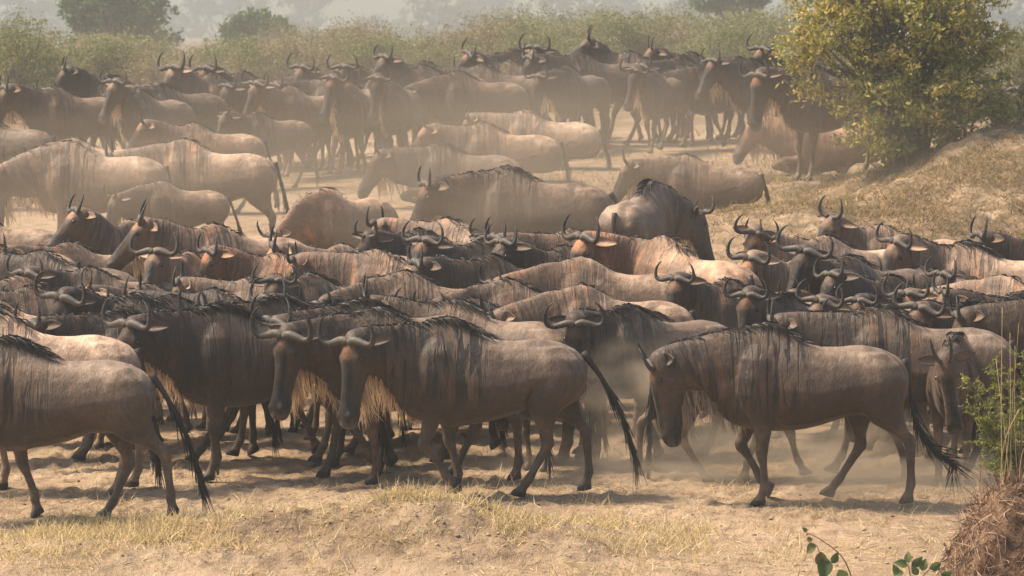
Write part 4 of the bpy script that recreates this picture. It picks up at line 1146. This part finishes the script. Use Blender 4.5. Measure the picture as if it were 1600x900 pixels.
W(752, 214, 182, 'wildebeest resting just behind the dusty brown resting one', D=54.0, tone=TAN, legs='lie', lift=-2, nose=-6, horn='spike')
W(818, 186, 172, 'pale wildebeest resting under the standing back row at the centre', D=56.0, tone=PALE, legs='lie', lift=-4)
W(105, 232, 180, 'large pale dusty wildebeest with head down at the left of the clearing', D=45.4, tone=PALE, lift=-26, nose=14, legs='standb', size=1.05)
W(285, 221, 178, 'wildebeest with a cream sunlit rump and dark mane at the left of the clearing', D=46.2, tone=PALE, lift=-14, nose=4, legs='stand', size=1.0, tail=(0, 0))
W(250, 262, 182, 'small wildebeest between the pale dusty one and the cream-rumped one', D=45.0, tone=TAN, lift=-18, size=.78, horn='young')
W(112, 203, 180, 'pale wildebeest behind the large dusty one on the left', D=48.6, tone=PALE, lift=-20, nose=8)
W(300, 167, 180, 'tan smooth-backed wildebeest with upright black ears in the left back rows', D=51.5, tone=TAN, lift=-4, horn='young', beard='short')
W(400, 172, 182, 'calf-sized brown wildebeest in the left back rows', D=54.5, tone=BRN, size=.82, lift=-8, horn='young')
# --- back row
W(85, 132, 200, 'broad dark wildebeest with a black crest at the far left of the back row', gaze=200, D=55.2, tone=BRN, lift=4, nose=4)
W(-25, 168, 180, 'brown wildebeest cut by the left edge below the back row', D=52.0, tone=BRN)
W(218, 126, 244, 'wildebeest with head high and horns outlined against the scrub, second head group from the left', gaze=240, D=55.3, tone=BRN, lift=12, nose=10)
W(170, 142, 204, 'half hidden wildebeest peering out left of the high-headed one', gaze=190, D=57.0, tone=DARK, lift=2, nose=2)
W(330, 146, 200, 'wildebeest with wide horns level with its pale back in the left back row', gaze=222, D=57.2, tone=PALE, lift=2, nose=2, horn='wide')
W(375, 145, 196, 'dark-headed wildebeest looking over a pale back in the left back row', gaze=232, D=57.8, tone=BRN, lift=2, nose=8)
W(452, 118, 222, 'wildebeest with an orange-lit throat and wide open horns in the back row', gaze=232, D=56.2, tone=TAN, lift=12, nose=8, horn='wide')
W(545, 122, 238, 'wildebeest with a long cream beard facing the camera in the back row', gaze=258, D=56.2, tone=BRN, lift=8, nose=14)
W(520, 138, 220, 'wildebeest whose head peeks out left of the cream-bearded one', gaze=236, D=58.0, tone=DARK, lift=8, nose=6)
W(612, 118, 244, 'wildebeest with a black face facing the camera right of the cream-bearded one', gaze=258, D=56.6, tone=DARK, lift=4, nose=16)
W(660, 118, 196, 'wildebeest with both thin horn tips up behind the black-faced back row one', gaze=214, D=58.4, tone=BRN, lift=8, nose=2)
W(712, 118, 182, 'wildebeest with a round bright rump and dark shoulder near the centre of the back row', D=57.4, tone=BRN, lift=-20, nose=10)
W(795, 110, 186, 'wildebeest with one ear out behind the round bright rump', gaze=205, D=59.8, tone=BRN, lift=4, nose=-2)
W(862, 100, 230, 'wildebeest with horns curving inward at the centre of the skyline', gaze=244, D=60.6, tone=BRN, lift=6, nose=4)
W(885, 116, 212, 'stocky dark wildebeest with a small pale-marked face in the back row', gaze=232, D=58.4, tone=DARK, lift=-10, nose=8, size=.97)
W(980, 102, 178, 'wildebeest holding its head highest with two straight horns in the back row', gaze=184, D=60.4, tone=BRN, lift=10, nose=-14, horn='young')
W(1018, 118, 218, 'wildebeest with a pale round brow and horns hanging beside it in the back row', gaze=250, D=58.4, tone=DARK, lift=-2, nose=14, size=.96)
W(1098, 104, 192, 'broad dark shaggy wildebeest in the right back row', gaze=182, D=59.2, tone=BRN, lift=-16, nose=6)
W(1075, 108, 184, 'wildebeest mostly hidden behind the broad shaggy one', D=61.0, tone=BRN, lift=4, horn='spike')
W(1235, 84, 232, 'wildebeest with big horns raised highest left of the leafy bush', gaze=222, D=60.2, tone=BRN, lift=10, nose=4, size=1.06, horn='wide')
W(1170, 116, 196, 'wildebeest between the shaggy one and the tall one by the bush', gaze=212, D=59.4, tone=DARK, lift=-4)
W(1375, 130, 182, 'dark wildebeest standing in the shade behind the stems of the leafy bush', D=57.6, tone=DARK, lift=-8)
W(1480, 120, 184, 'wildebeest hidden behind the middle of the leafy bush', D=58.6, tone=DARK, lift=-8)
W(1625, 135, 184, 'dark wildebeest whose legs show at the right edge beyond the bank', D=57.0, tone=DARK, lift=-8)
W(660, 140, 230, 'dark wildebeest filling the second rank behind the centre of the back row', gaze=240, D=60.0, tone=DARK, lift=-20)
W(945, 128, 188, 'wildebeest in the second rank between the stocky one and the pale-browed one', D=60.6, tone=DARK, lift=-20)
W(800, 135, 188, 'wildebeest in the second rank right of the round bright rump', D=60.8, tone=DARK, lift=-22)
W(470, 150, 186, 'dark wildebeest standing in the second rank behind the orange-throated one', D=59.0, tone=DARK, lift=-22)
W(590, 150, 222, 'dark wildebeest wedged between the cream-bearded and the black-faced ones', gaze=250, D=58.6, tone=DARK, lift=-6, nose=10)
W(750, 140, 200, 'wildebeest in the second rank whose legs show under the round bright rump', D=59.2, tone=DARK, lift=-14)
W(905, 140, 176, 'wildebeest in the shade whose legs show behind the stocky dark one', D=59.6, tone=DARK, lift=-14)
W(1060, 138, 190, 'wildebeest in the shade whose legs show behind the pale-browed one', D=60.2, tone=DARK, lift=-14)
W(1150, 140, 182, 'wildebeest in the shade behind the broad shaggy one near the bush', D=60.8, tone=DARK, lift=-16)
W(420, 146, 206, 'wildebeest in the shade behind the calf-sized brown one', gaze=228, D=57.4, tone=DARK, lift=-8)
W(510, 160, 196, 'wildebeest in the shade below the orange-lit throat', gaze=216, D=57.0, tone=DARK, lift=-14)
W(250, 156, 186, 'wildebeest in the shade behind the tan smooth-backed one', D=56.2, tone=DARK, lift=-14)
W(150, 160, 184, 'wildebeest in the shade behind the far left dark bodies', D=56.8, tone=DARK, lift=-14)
W(105, 352, 192, 'tan wildebeest squeezed between the short tan rump and the bold-striped one', D=37.9, tone=TAN, lift=-4, size=.92, horn='young')
W(135, 388, 204, 'dusty wildebeest facing half to the camera left of the close-horned calf-like one', gaze=236, D=35.6, tone=BRN, lift=2, nose=8, size=.9)
W(120, 428, 190, 'pale sleek back showing just behind the black-faced wildebeest on the left', D=34.1, tone=PALE, lift=-10, size=.92)
W(388, 402, 186, 'pale wildebeest back between the hairy striped neck and the orange-tan one', D=35.3, tone=PALE, lift=-10, size=.9)
W(400, 440, 206, 'dark young wildebeest with short horns peering out below the orange-tan one', gaze=240, D=33.4, tone=DARK, lift=2, nose=8, size=.88, horn='young')
W(482, 402, 196, 'brown wildebeest with lowered neck just below the rump of the orange-tan one', D=34.9, tone=BRN, lift=-12, size=.93)
W(640, 452, 192, 'pale-sided wildebeest with short horns behind the spike-horned young one', gaze=214, D=33.0, tone=PALE, lift=-8, size=.9, horn='young')
W(735, 436, 186, 'brown wildebeest with a smooth back under the long level tan one', D=33.6, tone=BRN, lift=-14, size=.93)
W(820, 345, 204, 'small dark wildebeest at the crowd\'s rear edge under the belly of the big bull', gaze=236, D=37.9, tone=DARK, lift=2, size=.88, horn='young')
W(965, 352, 186, 'tan back at the rear edge of the crowd just left of the turned-back head', D=37.9, tone=PALE, lift=-10, size=.9)
W(1130, 425, 202, 'wildebeest looking out between the lit rump and the long black face', gaze=238, D=34.5, tone=BRN, lift=0, nose=10, size=.92)
W(1300, 418, 206, 'young wildebeest with short horns below the widest-horned one', gaze=240, D=34.3, tone=TAN, lift=0, nose=10, size=.86, horn='young')
W(1405, 442, 208, 'wildebeest facing half to the camera between the U-horned one and the pale-barred neck', gaze=240, D=33.4, tone=DARK, lift=0, nose=8, size=.92)
W(1440, 386, 192, 'brown back with a black crest under the broad-horned black face', D=35.9, tone=BRN, lift=-8, size=.93)
W(1555, 408, 196, 'dark wildebeest with a low head below the pale sloping rump on the right', gaze=216, D=35.2, tone=DARK, lift=-2, size=.93)
W(1010, 462, 188, 'smooth pale back just behind the camera-facing cream-browed wildebeest', D=33.0, tone=PALE, lift=-14, size=.9)
# ------------------------------------------------------------------ haze and dust
def box_obj(name, lo, hi, mat):
    V = [(x, y, z) for x in (lo[0], hi[0]) for y in (lo[1], hi[1]) for z in (lo[2], hi[2])]
    F = [(0, 1, 3, 2), (4, 6, 7, 5), (0, 4, 5, 1), (2, 3, 7, 6), (0, 2, 6, 4), (1, 5, 7, 3)]
    return mesh_obj(name, V, F, [mat], smooth=False)
def vol_mat(name, col, dens, aniso=.2, noise=None):
    m = bpy.data.materials.new(name); m.use_nodes = True; t = m.node_tree
    t.nodes.remove(t.nodes['Principled BSDF'])
    v = t.nodes.new('ShaderNodeVolumePrincipled'); v.inputs['Color'].default_value = (*col, 1); v.inputs['Density'].default_value = dens
    v.inputs['Anisotropy'].default_value = aniso
    t.links.new(v.outputs[0], t.nodes['Material Output'].inputs['Volume'])
    if noise:
        sc, thr = noise
        tc = t.nodes.new('ShaderNodeTexCoord'); n = t.nodes.new('ShaderNodeTexNoise'); n.inputs['Scale'].default_value = sc; n.inputs['Detail'].default_value = 3
        t.links.new(tc.outputs['Object'], n.inputs['Vector'])
        ln = t.nodes.new('ShaderNodeVectorMath'); ln.operation = 'LENGTH'; t.links.new(tc.outputs['Object'], ln.inputs[0])
        fa = t.nodes.new('ShaderNodeMapRange'); fa.interpolation_type = 'SMOOTHSTEP'; t.links.new(ln.outputs['Value'], fa.inputs[0])
        fa.inputs[1].default_value = .15; fa.inputs[2].default_value = .98; fa.inputs[3].default_value = 1; fa.inputs[4].default_value = 0
        nr = t.nodes.new('ShaderNodeMapRange'); t.links.new(n.outputs['Fac'], nr.inputs[0]); nr.inputs[1].default_value = thr; nr.inputs[2].default_value = thr+.3
        a = t.nodes.new('ShaderNodeMath'); a.operation = 'MULTIPLY'; t.links.new(fa.outputs[0], a.inputs[0]); t.links.new(nr.outputs[0], a.inputs[1])
        b = t.nodes.new('ShaderNodeMath'); b.operation = 'MULTIPLY'; t.links.new(a.outputs[0], b.inputs[0]); b.inputs[1].default_value = dens
        t.links.new(b.outputs[0], v.inputs['Density'])
    return m
hz = box_obj('haze', (-950, -61, -24), (950, 1560, 46), vol_mat('haze_air', (.66, .70, .69),   .0017, .3)); tag(hz, kind='stuff')
def dust(label, px, py, D, rx, ry, rz, dens, seed, thr=.35, nsc=1.6):
    c = unproj(px, py, D)
    bm = bmesh.new(); bmesh.ops.create_icosphere(bm, subdivisions=3, radius=1)
    V = np.array([v.co[:] for v in bm.verts]); F = [[v.index for v in f.verts] for f in bm.faces]; bm.free()
    m = vol_mat('dust', (.86, .70, .52), dens, .2, (nsc, thr))
    o = mesh_obj('dust_cloud', V, F, [m]); o.location = c; o.scale = (rx, ry, rz); tag(o, label, 'dust', kind='stuff')
dust('warm dust hanging over the back rows and the clearing', 700, 230, 50.5, 8.5, 11.0, 1.6, .048, 1, .25)
dust('thin dust hanging in front of the scrub thicket', 700, 60, 84, 17, 22, 4.0, .007, 5, .2)
dust('dust kicked up around the hooves of the right walker', 1240, 745, 31.6, 2.9, 2.6, .60, 3.0, 2, .40, 3.2)
dust('dust drifting from the flank of the camera-facing wildebeest', 1000, 610, 31.6, .9, .6, .5, 3.2, 3, .38, 2.6)
dust('low dust between the legs of the middle herd', 640, 560, 35.5, 7.0, 4.5, .8, .22, 6, .3)
dust('pale dust wrapping the large dusty wildebeest at the left of the clearing', 160, 300, 43.6, 3.2, 2.6, 1.1, .15, 7, .30, 2.4)
dust('dust rising in front of the big bull in the clearing', 720, 340, 41.0, 2.6, 1.6, .8, .22, 8, .32, 2.6)
